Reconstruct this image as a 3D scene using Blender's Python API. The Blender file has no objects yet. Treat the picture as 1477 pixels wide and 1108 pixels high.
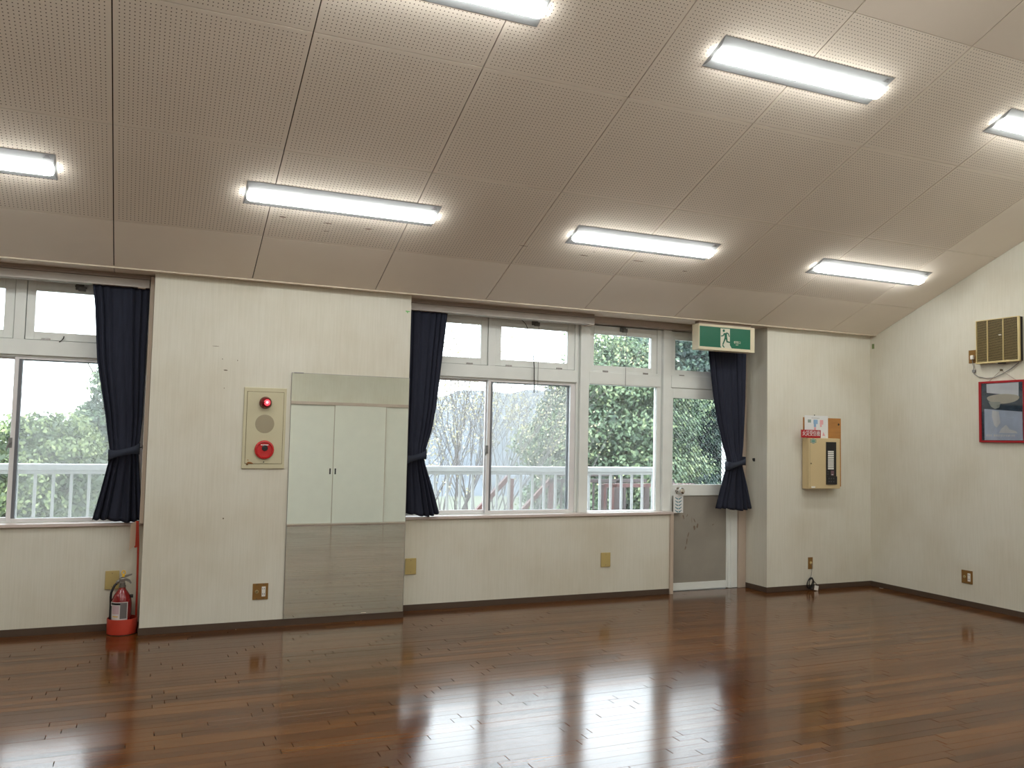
import bpy, bmesh, math, random
import numpy as np
from mathutils import Vector, Matrix

random.seed(7)
rng = np.random.default_rng(7)
S = bpy.context.scene
COL = S.collection
PI = math.pi

# ------------------------------------------------------------------ camera, sky, exposure
cam_d = bpy.data.cameras.new('camera')
cam = bpy.data.objects.new('camera', cam_d)
COL.objects.link(cam)
cam_d.sensor_width = 36.0
cam_d.sensor_fit = 'HORIZONTAL'
cam_d.lens = 36.0 * 1228.313 / 1477.0
cam_d.clip_start = 0.02
cam_d.clip_end = 600
RT = Vector((0.91505903, -0.40276369, 0.02117515))
UP = Vector((-0.04399692, -0.04749449, 0.99790207))
FW = Vector((0.40091301, 0.91407094, 0.06118062))
CAM = Vector((-0.9135, -6.4458, 1.4182))
M = Matrix((RT, UP, -FW)).transposed().to_4x4()
M.translation = CAM
cam.matrix_world = M
S.camera = cam

world = bpy.data.worlds.new('overcast_sky')
S.world = world
world.use_nodes = True
wn = world.node_tree
wn.nodes.clear()
w_out = wn.nodes.new('ShaderNodeOutputWorld')
w_bg = wn.nodes.new('ShaderNodeBackground')
w_bg.inputs['Color'].default_value = (0.85, 0.92, 1.0, 1)
w_bg.inputs['Strength'].default_value = 8.6
wn.links.new(w_bg.outputs[0], w_out.inputs[0])

LAMP_STRENGTH = 33.0
S.view_settings.view_transform = 'Standard'
S.view_settings.look = 'None'
S.view_settings.exposure = 0.0
S.view_settings.gamma = 1.0
S.view_settings.use_curve_mapping = False
try:
    S.cycles.use_denoising = True
    S.cycles.max_bounces = 10
    S.cycles.diffuse_bounces = 6
    S.cycles.glossy_bounces = 5
    S.cycles.transparent_max_bounces = 24
    S.cycles.caustics_reflective = True
    S.cycles.caustics_refractive = False
    S.cycles.sample_clamp_indirect = 6.0
except Exception:
    pass


# ------------------------------------------------------------------ materials
def lin(c):
    return tuple(((v / 255) / 12.92 if v / 255 <= 0.04045 else ((v / 255 + 0.055) / 1.055) ** 2.4) for v in c) + (1.0,)


def new_mat(name):
    m = bpy.data.materials.new(name)
    m.use_nodes = True
    nt = m.node_tree
    b = nt.nodes['Principled BSDF']
    return m, nt, b


def mat(name, rgb, rough=0.6, metal=0.0, spec=0.5, var=0.06, scale=6.0, stretch=(1, 1, 1), bump=0.0, coat=0.0):
    """Principled with a little procedural variation in tone (and optional bump)."""
    m, nt, b = new_mat(name)
    b.inputs['Roughness'].default_value = rough
    b.inputs['Metallic'].default_value = metal
    b.inputs['Specular IOR Level'].default_value = spec
    b.inputs['Coat Weight'].default_value = coat
    c = lin(rgb)
    tc = nt.nodes.new('ShaderNodeTexCoord')
    mp = nt.nodes.new('ShaderNodeMapping')
    mp.inputs['Scale'].default_value = stretch
    nz = nt.nodes.new('ShaderNodeTexNoise')
    nz.inputs['Scale'].default_value = scale
    nz.inputs['Detail'].default_value = 4
    nt.links.new(tc.outputs['Object'], mp.inputs[0])
    nt.links.new(mp.outputs[0], nz.inputs['Vector'])
    cr = nt.nodes.new('ShaderNodeValToRGB')
    cr.color_ramp.elements[0].position = 0.3
    cr.color_ramp.elements[1].position = 0.7
    cr.color_ramp.elements[0].color = tuple(v * (1 - var) for v in c[:3]) + (1,)
    cr.color_ramp.elements[1].color = tuple(min(1, v * (1 + var)) for v in c[:3]) + (1,)
    nt.links.new(nz.outputs['Fac'], cr.inputs[0])
    nt.links.new(cr.outputs[0], b.inputs['Base Color'])
    if bump:
        bp = nt.nodes.new('ShaderNodeBump')
        bp.inputs['Strength'].default_value = bump
        bp.inputs['Distance'].default_value = 0.002
        nt.links.new(nz.outputs['Fac'], bp.inputs['Height'])
        nt.links.new(bp.outputs[0], b.inputs['Normal'])
    return m


def emit_mat(name, rgb, strength):
    m, nt, b = new_mat(name)
    b.inputs['Base Color'].default_value = rgb + (1,)
    b.inputs['Emission Color'].default_value = rgb + (1,)
    b.inputs['Emission Strength'].default_value = strength
    return m


def wallpaper_mat():
    m, nt, b = new_mat('cream_wallpaper')
    b.inputs['Roughness'].default_value = 0.75
    b.inputs['Specular IOR Level'].default_value = 0.25
    N, L = nt.nodes.new, nt.links.new
    tc = N('ShaderNodeTexCoord')
    mp = N('ShaderNodeMapping'); mp.inputs['Scale'].default_value = (1, 1, 0.035)
    L(tc.outputs['Object'], mp.inputs[0])
    fine = N('ShaderNodeTexNoise'); fine.inputs['Scale'].default_value = 120; fine.inputs['Detail'].default_value = 3
    L(mp.outputs[0], fine.inputs['Vector'])
    broad = N('ShaderNodeTexNoise'); broad.inputs['Scale'].default_value = 1.6; broad.inputs['Detail'].default_value = 5
    L(tc.outputs['Object'], broad.inputs['Vector'])
    r1 = N('ShaderNodeValToRGB')
    r1.color_ramp.elements[0].position = 0.33; r1.color_ramp.elements[1].position = 0.62
    r1.color_ramp.elements[0].color = lin((214, 212, 199)); r1.color_ramp.elements[1].color = lin((219, 217, 205))
    L(fine.outputs['Fac'], r1.inputs[0])
    r2 = N('ShaderNodeValToRGB')
    r2.color_ramp.elements[0].position = 0.28; r2.color_ramp.elements[1].position = 0.6
    r2.color_ramp.elements[0].color = (0.90, 0.87, 0.82, 1); r2.color_ramp.elements[1].color = (1, 1, 1, 1)
    L(broad.outputs['Fac'], r2.inputs[0])
    mx = N('ShaderNodeMix'); mx.data_type = 'RGBA'; mx.blend_type = 'MULTIPLY'; mx.inputs['Factor'].default_value = 1
    L(r1.outputs[0], mx.inputs['A']); L(r2.outputs[0], mx.inputs['B'])
    L(mx.outputs['Result'], b.inputs['Base Color'])
    bp = N('ShaderNodeBump'); bp.inputs['Strength'].default_value = 0.10; bp.inputs['Distance'].default_value = 0.002
    L(fine.outputs['Fac'], bp.inputs['Height']); L(bp.outputs[0], b.inputs['Normal'])
    return m


def ceiling_mat(name, holes, tint=(232, 222, 208)):
    m, nt, b = new_mat(name)
    b.inputs['Roughness'].default_value = 0.85
    b.inputs['Specular IOR Level'].default_value = 0.15
    N, L = nt.nodes.new, nt.links.new
    base = lin(tint)
    tc = N('ShaderNodeTexCoord')
    nz = N('ShaderNodeTexNoise'); nz.inputs['Scale'].default_value = 2.0; nz.inputs['Detail'].default_value = 5
    L(tc.outputs['Object'], nz.inputs['Vector'])
    r = N('ShaderNodeValToRGB')
    r.color_ramp.elements[0].position = 0.3; r.color_ramp.elements[1].position = 0.7
    r.color_ramp.elements[0].color = tuple(v * 0.95 for v in base[:3]) + (1,); r.color_ramp.elements[1].color = base
    L(nz.outputs['Fac'], r.inputs[0])
    if not holes:
        L(r.outputs[0], b.inputs['Base Color'])
        return m
    pitch, n = 0.0223, 39
    margin = (0.91 - pitch * (n - 1)) / 2 - pitch / 2
    sp = N('ShaderNodeSeparateXYZ'); L(tc.outputs['UV'], sp.inputs[0])

    def mth(op, a, bb=None):
        x = N('ShaderNodeMath'); x.operation = op
        for i, v in enumerate((a, bb)):
            if v is None: continue
            if isinstance(v, (int, float)): x.inputs[i].default_value = v
            else: L(v, x.inputs[i])
        return x.outputs[0]
    ds, ok = [], []
    for ax in ('X', 'Y'):
        t = mth('DIVIDE', mth('SUBTRACT', sp.outputs[ax], margin), pitch)
        ds.append(mth('POWER', mth('SUBTRACT', mth('FRACT', t), 0.5), 2))
        ok.append(mth('MULTIPLY', mth('GREATER_THAN', t, 0.0), mth('LESS_THAN', t, float(n))))
    d = mth('SQRT', mth('ADD', ds[0], ds[1]))
    hole = mth('MULTIPLY', mth('LESS_THAN', d, 0.138), mth('MULTIPLY', ok[0], ok[1]))
    mx = N('ShaderNodeMix'); mx.data_type = 'RGBA'
    L(hole, mx.inputs['Factor']); L(r.outputs[0], mx.inputs['A']); mx.inputs['B'].default_value = lin((82, 66, 54))
    L(mx.outputs['Result'], b.inputs['Base Color'])
    return m


def floor_mat():
    m, nt, b = new_mat('varnished_plank')
    N, L = nt.nodes.new, nt.links.new
    at = N('ShaderNodeAttribute'); at.attribute_name = 'tone'
    tc = N('ShaderNodeTexCoord')
    mp = N('ShaderNodeMapping'); mp.inputs['Scale'].default_value = (1.6, 26, 1)
    L(tc.outputs['Object'], mp.inputs[0])
    off = N('ShaderNodeVectorMath'); off.operation = 'ADD'
    sc = N('ShaderNodeVectorMath'); sc.operation = 'SCALE'; sc.inputs['Scale'].default_value = 37.0
    L(at.outputs['Color'], sc.inputs[0]); L(mp.outputs[0], off.inputs[0]); L(sc.outputs[0], off.inputs[1])
    g = N('ShaderNodeTexNoise'); g.inputs['Scale'].default_value = 2.2; g.inputs['Detail'].default_value = 6; g.inputs['Roughness'].default_value = 0.6
    L(off.outputs[0], g.inputs['Vector'])
    ad = N('ShaderNodeMath'); ad.operation = 'MULTIPLY_ADD'
    L(g.outputs['Fac'], ad.inputs[0]); ad.inputs[1].default_value = 0.7
    t2 = N('ShaderNodeMath'); t2.operation = 'MULTIPLY_ADD'; t2.inputs[1].default_value = 0.62; t2.inputs[2].default_value = -0.18
    L(at.outputs['Fac'], t2.inputs[0]); L(t2.outputs[0], ad.inputs[2])
    r = N('ShaderNodeValToRGB')
    e = r.color_ramp.elements
    e[0].position = 0.15; e[0].color = lin((66, 37, 13))
    e[1].position = 0.85; e[1].color = lin((107, 66, 26))
    k = r.color_ramp.elements.new(0.5); k.color = lin((87, 50, 18))
    L(ad.outputs[0], r.inputs[0])
    L(r.outputs[0], b.inputs['Base Color'])
    wr = N('ShaderNodeTexNoise'); wr.inputs['Scale'].default_value = 1.3; wr.inputs['Detail'].default_value = 4
    L(tc.outputs['Object'], wr.inputs['Vector'])
    rr = N('ShaderNodeMapRange'); rr.inputs['From Min'].default_value = 0.3; rr.inputs['From Max'].default_value = 0.7
    rr.inputs['To Min'].default_value = 0.12; rr.inputs['To Max'].default_value = 0.19
    L(wr.outputs['Fac'], rr.inputs['Value']); L(rr.outputs[0], b.inputs['Roughness'])
    b.inputs['IOR'].default_value = 1.45
    bp = N('ShaderNodeBump'); bp.inputs['Strength'].default_value = 0.06; bp.inputs['Distance'].default_value = 0.001
    L(g.outputs['Fac'], bp.inputs['Height']); L(bp.outputs[0], b.inputs['Normal'])
    return m


def glass_mat(name, dust=0.03, wires=False):
    m = bpy.data.materials.new(name)
    m.use_nodes = True
    nt = m.node_tree
    nt.nodes.clear()
    N, L = nt.nodes.new, nt.links.new
    out = N('ShaderNodeOutputMaterial')
    tr = N('ShaderNodeBsdfTransparent'); tr.inputs[0].default_value = (0.96, 0.98, 0.97, 1)
    gl = N('ShaderNodeBsdfGlossy'); gl.inputs['Roughness'].default_value = 0.02
    fr = N('ShaderNodeFresnel'); fr.inputs['IOR'].default_value = 1.45
    m1 = N('ShaderNodeMixShader'); L(fr.outputs[0], m1.inputs[0]); L(tr.outputs[0], m1.inputs[1]); L(gl.outputs[0], m1.inputs[2])
    tl = N('ShaderNodeBsdfTranslucent'); tl.inputs[0].default_value = (0.45, 0.45, 0.44, 1)
    m2 = N('ShaderNodeMixShader')
    tc = N('ShaderNodeTexCoord')
    nz = N('ShaderNodeTexNoise'); nz.inputs['Scale'].default_value = 3.0; nz.inputs['Detail'].default_value = 5
    L(tc.outputs['Object'], nz.inputs['Vector'])
    mr = N('ShaderNodeMapRange'); mr.inputs['To Min'].default_value = dust * 0.5; mr.inputs['To Max'].default_value = dust * 1.5
    L(nz.outputs['Fac'], mr.inputs['Value']); L(mr.outputs[0], m2.inputs[0])
    L(m1.outputs[0], m2.inputs[1]); L(tl.outputs[0], m2.inputs[2])
    last = m2
    if wires:
        df = N('ShaderNodeBsdfDiffuse'); df.inputs[0].default_value = (0.05, 0.06, 0.07, 1)
        mp = N('ShaderNodeMapping'); mp.inputs['Rotation'].default_value = (0, math.radians(-50), 0)
        L(tc.outputs['Object'], mp.inputs[0])
        sx = N('ShaderNodeSeparateXYZ'); L(mp.outputs[0], sx.inputs[0])
        d1 = N('ShaderNodeMath'); d1.operation = 'DIVIDE'; d1.inputs[1].default_value = 0.028; L(sx.outputs['Z'], d1.inputs[0])
        f1 = N('ShaderNodeMath'); f1.operation = 'FRACT'; L(d1.outputs[0], f1.inputs[0])
        c1 = N('ShaderNodeMath'); c1.operation = 'LESS_THAN'; c1.inputs[1].default_value = 0.10; L(f1.outputs[0], c1.inputs[0])
        m3 = N('ShaderNodeMixShader'); L(c1.outputs[0], m3.inputs[0]); L(m2.outputs[0], m3.inputs[1]); L(df.outputs[0], m3.inputs[2])
        last = m3
    L(last.outputs[0], out.inputs[0])
    return m


def screen_mat():
    """Fine insect netting, far too fine to resolve: partly open, partly pale thread."""
    m = bpy.data.materials.new('insect_netting')
    m.use_nodes = True
    nt = m.node_tree
    nt.nodes.clear()
    N, L = nt.nodes.new, nt.links.new
    out = N('ShaderNodeOutputMaterial')
    tr = N('ShaderNodeBsdfTransparent')
    d = N('ShaderNodeBsdfDiffuse'); d.inputs[0].default_value = (0.30, 0.31, 0.30, 1)
    t = N('ShaderNodeBsdfTranslucent'); t.inputs[0].default_value = (0.27, 0.27, 0.26, 1)
    a = N('ShaderNodeMixShader'); a.inputs[0].default_value = 0.6
    L(d.outputs[0], a.inputs[1]); L(t.outputs[0], a.inputs[2])
    mx = N('ShaderNodeMixShader'); mx.inputs[0].default_value = 0.38
    tc = N('ShaderNodeTexCoord'); nz = N('ShaderNodeTexNoise'); nz.inputs['Scale'].default_value = 2.5
    L(tc.outputs['Object'], nz.inputs['Vector'])
    mr = N('ShaderNodeMapRange'); mr.inputs['To Min'].default_value = 0.24; mr.inputs['To Max'].default_value = 0.40
    L(nz.outputs['Fac'], mr.inputs['Value']); L(mr.outputs[0], mx.inputs[0])
    L(tr.outputs[0], mx.inputs[1]); L(a.outputs[0], mx.inputs[2])
    L(mx.outputs[0], out.inputs[0])
    return m


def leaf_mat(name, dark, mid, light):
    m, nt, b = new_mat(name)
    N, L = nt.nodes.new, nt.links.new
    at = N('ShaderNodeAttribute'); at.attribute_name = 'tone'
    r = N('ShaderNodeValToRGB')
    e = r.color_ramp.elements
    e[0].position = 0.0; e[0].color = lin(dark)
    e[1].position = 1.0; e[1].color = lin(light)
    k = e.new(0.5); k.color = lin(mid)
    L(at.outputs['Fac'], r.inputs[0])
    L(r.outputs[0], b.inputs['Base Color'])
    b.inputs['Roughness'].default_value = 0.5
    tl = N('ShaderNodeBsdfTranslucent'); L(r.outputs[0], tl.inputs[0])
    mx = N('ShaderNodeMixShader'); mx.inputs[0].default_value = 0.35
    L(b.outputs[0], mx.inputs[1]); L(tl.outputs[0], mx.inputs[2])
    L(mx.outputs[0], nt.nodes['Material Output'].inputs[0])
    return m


WALL = wallpaper_mat()
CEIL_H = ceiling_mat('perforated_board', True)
CEIL_P = ceiling_mat('plain_board_brightened', False, (241, 232, 219))  # brighter eave light put into a paler tint than the perforated boards
CEIL_R = ceiling_mat('ridge_board_dimmed', False, (218, 207, 193))  # vignetting painted into a darker copy of the plain board
CEIL_B = mat('ceiling_backing', (60, 46, 36), 0.9)
FLOOR = floor_mat()
GAP = mat('floor_joint', (46, 30, 22), 0.7)
BASE = mat('brown_vinyl', (78, 62, 50), 0.5)
TRIM = mat('beige_painted_wood', (188, 172, 156), 0.5, scale=4, stretch=(1, 1, 0.2))
TRIM_BR = mat('brown_painted_wood', (160, 144, 132), 0.55)
EDGE = mat('cream_edge_strip', (205, 192, 172), 0.5)
SILL = mat('pale_lilac_sill', (206, 192, 186), 0.35)
ALU = mat('grey_aluminium', (230, 234, 231), 0.42, metal=0.0, spec=0.6, var=0.03)
ALU_SASH = mat('sash_aluminium', (228, 226, 227), 0.35, spec=0.6, var=0.03)
ALU_D = mat('dark_channel', (112, 115, 121), 0.5)
DOORP = mat('worn_grey_door_panel', (150, 145, 136), 0.45, var=0.10, scale=3, spec=0.5)
CHROME = mat('chrome', (215, 213, 210), 0.12, metal=1.0, var=0.01)
GLASS = glass_mat('window_glass', 0.025)
GLASS_W = glass_mat('wired_glass', 0.03, True)
GLASS_D = glass_mat('dusty_glass', 0.05)
NET = screen_mat()
NAVY = mat('navy_curtain_cloth', (44, 47, 60), 0.9, spec=0.15, var=0.12, scale=60, stretch=(1, 1, 0.1), bump=0.1)
NAVY2 = mat('navy_tieback_cloth', (50, 55, 68), 0.8, spec=0.2)
BOX = mat('curtain_box_vinyl', (182, 176, 170), 0.55)
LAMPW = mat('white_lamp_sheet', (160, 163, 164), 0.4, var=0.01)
LED = emit_mat('led_diffuser', (0.985, 1.0, 0.97), LAMP_STRENGTH)
GREY = mat('grey_print', (130, 130, 130), 0.6)
MIRROR = mat('silvered_glass', (240, 245, 238), 0.0, metal=1.0, var=0.0)
STEEL = mat('dull_steel', (150, 148, 146), 0.35, metal=1.0)
WHITE_D = mat('white_closet_board', (226, 226, 216), 0.4, var=0.02)
WHITE_P = mat('white_paper', (226, 228, 228), 0.7, var=0.01)
WHITE_PL = mat('white_plastic', (232, 230, 224), 0.35, var=0.01)
BLACK = mat('black_plastic', (26, 26, 28), 0.45)
PANEL = mat('khaki_painted_steel', (196, 190, 160), 0.45, var=0.03)
PANEL_D = mat('khaki_speaker', (163, 154, 130), 0.7)
LINE = mat('dark_seam', (95, 84, 62), 0.7)
RED = mat('red_plastic', (190, 36, 38), 0.25)
RED_D = mat('dark_red_glass', (110, 18, 24), 0.12)
LAMP_R = emit_mat('lit_red_lamp', (1.0, 0.05, 0.07), 2.2)
LAMP_P = emit_mat('lit_lamp_core', (1.0, 0.72, 0.72), 2.0)
RUST = mat('rust', (140, 92, 50), 0.9, var=0.3, scale=40)
CREAMB = mat('cream_painted_box', (206, 186, 144), 0.45, var=0.02)
CREAMB_D = mat('cream_box_seam', (150, 128, 92), 0.6)
WOODB = mat('varnished_plywood', (178, 124, 66), 0.45, var=0.12, scale=5, stretch=(1, 1, 6))
TEAL = mat('teal_print', (60, 140, 128), 0.6)
PRINT_G = mat('green_grey_print', (140, 158, 148), 0.7)
PRINT_B = mat('blue_print', (140, 178, 212), 0.7)
PRINT_R = mat('pink_print', (226, 168, 172), 0.7)
SIGN_R = mat('red_sign_plate', (168, 28, 34), 0.4)
SIGN_G = mat('green_exit_print', (10, 104, 78), 0.3, var=0.05)
SIGN_F = mat('cream_sign_case', (222, 212, 184), 0.4, var=0.02)
BRASS = mat('brown_brass_plate', (142, 106, 56), 0.4, metal=0.3)
BEIGE_PL = mat('beige_blank_plate', (186, 166, 108), 0.5, var=0.02)
FAN_F = mat('aged_cream_plastic', (206, 188, 136), 0.45)
FAN_S = mat('grille_plastic', (188, 168, 116), 0.5)
FAN_D = mat('dark_fan_body', (26, 18, 14), 0.6)
FRAME_R = mat('red_frame_lacquer', (158, 26, 34), 0.3)
EXT_R = mat('extinguisher_red', (126, 11, 16), 0.18, coat=0.5)
STAND_R = mat('stand_vermilion', (178, 56, 38), 0.4)
YELLOW = mat('yellow_plastic', (232, 186, 50), 0.5)
LABEL_W = mat('pale_label', (214, 208, 206), 0.5)
LABEL_P = mat('lilac_label', (196, 170, 178), 0.5)
LABEL_G = mat('grey_label_text', (110, 106, 106), 0.5)
GREEN_T = mat('green_tape', (120, 190, 110), 0.6)
RAILW = mat('white_aluminium_rail', (158, 159, 162), 0.35, var=0.02)
RUSTRED = mat('red_oxide_steel', (74, 34, 30), 0.55, var=0.15, scale=8)
RUSTBR = mat('brown_oxide_steel', (45, 30, 29), 0.6, var=0.15, scale=8)
CONC = mat('grey_concrete', (120, 118, 114), 0.85, var=0.1)
BARK = mat('grey_bark', (92, 84, 76), 0.9, var=0.25, scale=14)
BARK_L = mat('pale_twig', (84, 80, 78), 0.9, var=0.2, scale=14)
LEAF_A = leaf_mat('evergreen_leaf', (46, 66, 54), (94, 116, 86), (164, 174, 128))
LEAF_B = leaf_mat('dark_evergreen_leaf', (32, 52, 50), (66, 90, 78), (120, 136, 104))
LEAF_C = leaf_mat('spring_leaf', (58, 74, 54), (106, 122, 78), (154, 162, 110))
LEAF_D = leaf_mat('budding_leaf', (138, 132, 96), (176, 168, 128), (196, 192, 164))
HILL = leaf_mat('far_forest', (92, 112, 116), (108, 126, 131), (123, 139, 138))
GROUND = mat('grassy_ground', (76, 80, 66), 0.95, var=0.3, scale=1.2)


# ------------------------------------------------------------------ mesh helpers
class MB:
    def __init__(self):
        self.v, self.f, self.s = [], [], []

    def box(self, x0, x1, y0, y1, z0, z1):
        n = len(self.v)
        self.v += [(x0, y0, z0), (x1, y0, z0), (x1, y1, z0), (x0, y1, z0), (x0, y0, z1), (x1, y0, z1), (x1, y1, z1), (x0, y1, z1)]
        self.f += [(n, n + 3, n + 2, n + 1), (n + 4, n + 5, n + 6, n + 7), (n, n + 1, n + 5, n + 4), (n + 1, n + 2, n + 6, n + 5), (n + 2, n + 3, n + 7, n + 6), (n + 3, n, n + 4, n + 7)]
        return self

    def cbox(self, x0, x1, y0, y1, z0, z1, c=0.003):
        """box with chamfered edges"""
        bm = bmesh.new()
        bmesh.ops.create_cube(bm, size=1.0)
        for v in bm.verts:
            v.co = ((x0 + x1) / 2 + v.co.x * (x1 - x0), (y0 + y1) / 2 + v.co.y * (y1 - y0), (z0 + z1) / 2 + v.co.z * (z1 - z0))
        c = min(c, 0.45 * min(abs(x1 - x0), abs(y1 - y0), abs(z1 - z0)))
        bmesh.ops.bevel(bm, geom=list(bm.edges), offset=c, segments=2, profile=0.6, affect='EDGES')
        self.add_bm(bm)
        return self

    def add_bm(self, bm):
        bm.verts.index_update()
        n = len(self.v)
        self.v += [tuple(v.co) for v in bm.verts]
        self.f += [tuple(n + v.index for v in f.verts) for f in bm.faces]
        bm.free()
        return self

    def frame(self, x0, x1, z0, z1, y0, y1, wl, wr=None, wb=None, wt=None):
        wr = wl if wr is None else wr
        wb = wl if wb is None else wb
        wt = wl if wt is None else wt
        c = 0.0025
        self.cbox(x0, x0 + wl, y0, y1, z0, z1, c)
        self.cbox(x1 - wr, x1, y0, y1, z0, z1, c)
        if wb: self.cbox(x0 + wl, x1 - wr, y0 + .0005, y1, z0, z0 + wb, c)
        if wt: self.cbox(x0 + wl, x1 - wr, y0 + .0005, y1, z1 - wt, z1, c)
        return self

    def tube(self, pts, r, n=8, caps=True):
        pts = [Vector(p) for p in pts]
        rs = r if isinstance(r, (list, tuple)) else [r] * len(pts)
        base = len(self.v)
        ref = None
        for i, p in enumerate(pts):
            t = (pts[min(i + 1, len(pts) - 1)] - pts[max(i - 1, 0)])
            t = t.normalized() if t.length > 1e-9 else Vector((0, 0, 1))
            if ref is None:
                ref = Vector((0, 0, 1)) if abs(t.z) < 0.9 else Vector((1, 0, 0))
                ref = t.cross(ref)
            a = ref - t * ref.dot(t)
            if a.length < 1e-6: a = t.cross(Vector((0, 1, 0)))
            a.normalize(); b2 = t.cross(a).normalized()
            ref = a
            for k in range(n):
                q = 2 * PI * k / n
                self.v.append(tuple(p + (a * math.cos(q) + b2 * math.sin(q)) * rs[i]))
        for i in range(len(pts) - 1):
            for k in range(n):
                a0 = base + i * n + k; a1 = base + i * n + (k + 1) % n
                self.f.append((a0, a1, a1 + n, a0 + n))
        if caps:
            self.f.append(tuple(base + k for k in range(n))[::-1])
            self.f.append(tuple(base + (len(pts) - 1) * n + k for k in range(n)))
        return self

    def lathe(self, prof, o, axis='Z', n=24, half=False):
        """prof: (radius, height) pairs along axis; o: origin. axis 'Z', '-Y' (towards the room) or '-X'."""
        base = len(self.v)
        for (r, h) in prof:
            for k in range(n):
                q = 2 * PI * k / n
                c, s = r * math.cos(q), r * math.sin(q)
                if axis == 'Z': p = (o[0] + c, o[1] + s, o[2] + h)
                elif axis == '-Y': p = (o[0] + c, o[1] - h, o[2] + s)
                else: p = (o[0] - h, o[1] + c, o[2] + s)
                self.v.append(p)
        for i in range(len(prof) - 1):
            for k in range(n):
                a0 = base + i * n + k; a1 = base + i * n + (k + 1) % n
                self.f.append((a0, a1, a1 + n, a0 + n))
        self.f.append(tuple(base + k for k in range(n))[::-1])
        self.f.append(tuple(base + (len(prof) - 1) * n + k for k in range(n)))
        return self

    def prism(self, poly, a, b, plane='XZ'):
        """extrude a 2D polygon: plane 'XZ' between y=a..b, 'YZ' between x=a..b, 'XY' between z=a..b"""
        n = len(poly); base = len(self.v)
        for d in (a, b):
            for (p, q) in poly:
                self.v.append({'XZ': (p, d, q), 'YZ': (d, p, q), 'XY': (p, q, d)}[plane])
        self.f.append(tuple(base + i for i in range(n)))
        self.f.append(tuple(base + n + i for i in range(n))[::-1])
        for i in range(n):
            j = (i + 1) % n
            self.f.append((base + i, base + n + i, base + n + j, base + j))
        return self

    def quad(self, a, b, c, d):
        n = len(self.v)
        self.v += [a, b, c, d]; self.f.append((n, n + 1, n + 2, n + 3))
        return self


ORIG = {}


def finish_mesh(me, recalc=True):
    if recalc:
        bm = bmesh.new(); bm.from_mesh(me)
        bmesh.ops.recalc_face_normals(bm, faces=bm.faces)
        bm.to_mesh(me); bm.free()


def shade(me, angle=35):
    for p in me.polygons: p.use_smooth = True
    try:
        me.set_sharp_from_angle(angle=math.radians(angle))
    except Exception:
        pass


def obj(name, mb, m, parent=None, smooth=False, origin=None, recalc=True):
    """link a mesh as ONE object; vertices are given in world space (or in the space of a rotated parent)."""
    if parent is not None:
        o0 = ORIG[parent.name]
    elif origin is not None:
        o0 = Vector(origin)
    else:
        a = np.array(mb.v)
        o0 = Vector(((a[:, 0].min() + a[:, 0].max()) / 2, (a[:, 1].min() + a[:, 1].max()) / 2, a[:, 2].min()))
    me = bpy.data.meshes.new(name)
    me.from_pydata([(v[0] - o0.x, v[1] - o0.y, v[2] - o0.z) for v in mb.v], [], mb.f)
    finish_mesh(me, recalc)
    if smooth: shade(me)
    me.materials.append(m)
    o = bpy.data.objects.new(name, me)
    COL.objects.link(o)
    if parent is not None: o.parent = parent
    else: o.location = o0
    ORIG[o.name] = o0.copy()
    return o


def tag(o, label=None, cat=None, group=None, kind=None):
    if label: o['label'] = label
    if cat: o['category'] = cat
    if group: o['group'] = group
    if kind: o['kind'] = kind
    return o


def thing(name, loc, label, cat, group=None, rot=None, kind=None):
    o = bpy.data.objects.new(name, None)
    o.empty_display_size = 0.05
    COL.objects.link(o)
    o.location = loc
    if rot: o.rotation_euler = rot
    ORIG[o.name] = Vector((0, 0, 0)) if rot else Vector(loc)
    return tag(o, label, cat, group, kind)


def struct(name, mb, m, label=None, parent=None, **k):
    o = obj(name, mb, m, parent, **k)
    if parent is None: tag(o, label, name.split('_')[0], kind='structure')
    return o


def text_mesh(name, s, size, m, parent, place, align='CENTER', extrude=0.0008):
    """lettering as real raised geometry; place(x, y, depth) -> world point"""
    cu = bpy.data.curves.new(name, 'FONT')
    cu.body = s; cu.size = size; cu.align_x = align; cu.align_y = 'CENTER'; cu.extrude = extrude
    cu.resolution_u = 2
    t = bpy.data.objects.new(name + '_curve', cu)
    COL.objects.link(t)
    bpy.context.view_layer.update()
    dg = bpy.context.evaluated_depsgraph_get()
    me0 = bpy.data.meshes.new_from_object(t.evaluated_get(dg))
    mb = MB()
    mb.v = [place(v.co.x, v.co.y, v.co.z) for v in me0.vertices]
    mb.f = [tuple(p.vertices) for p in me0.polygons]
    bpy.data.objects.remove(t); bpy.data.meshes.remove(me0)
    if not mb.v: return None
    return obj(name, mb, m, parent, recalc=False)


# ------------------------------------------------------------------ dimensions
SL = 0.38843                       # ceiling slope
YE, ZE = -0.074, 2.512             # lower edge of the sloping ceiling
XL, XR = -6.9, 5.888               # side walls
YB = -6.83                         # rear wall (behind the camera)
YR = (YB) / 2                      # ridge
ROW = [0.0, 0.549, 1.448, 2.358, 3.249, (YE - YR) / math.cos(SL)]
XG0, PITCH = -1.105, 0.91
YW = 0.223                         # wall under the windows
YF = 0.32                          # window frame face


def cpt(x, s, off=0.0):
    """point on the sloping ceiling, s up the slope, off below its surface"""
    return (x, YE - s * math.cos(SL) - off * math.sin(SL), ZE + s * math.sin(SL) - off * math.cos(SL))


# ------------------------------------------------------------------ room shell
# floor: dark joint layer, then planks
fl = struct('floor', MB().box(XL - .1, XR + .1, YB - .1, 0.5, -0.10, -0.008), GAP, 'varnished brown wooden strip floor of the hall')


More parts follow.
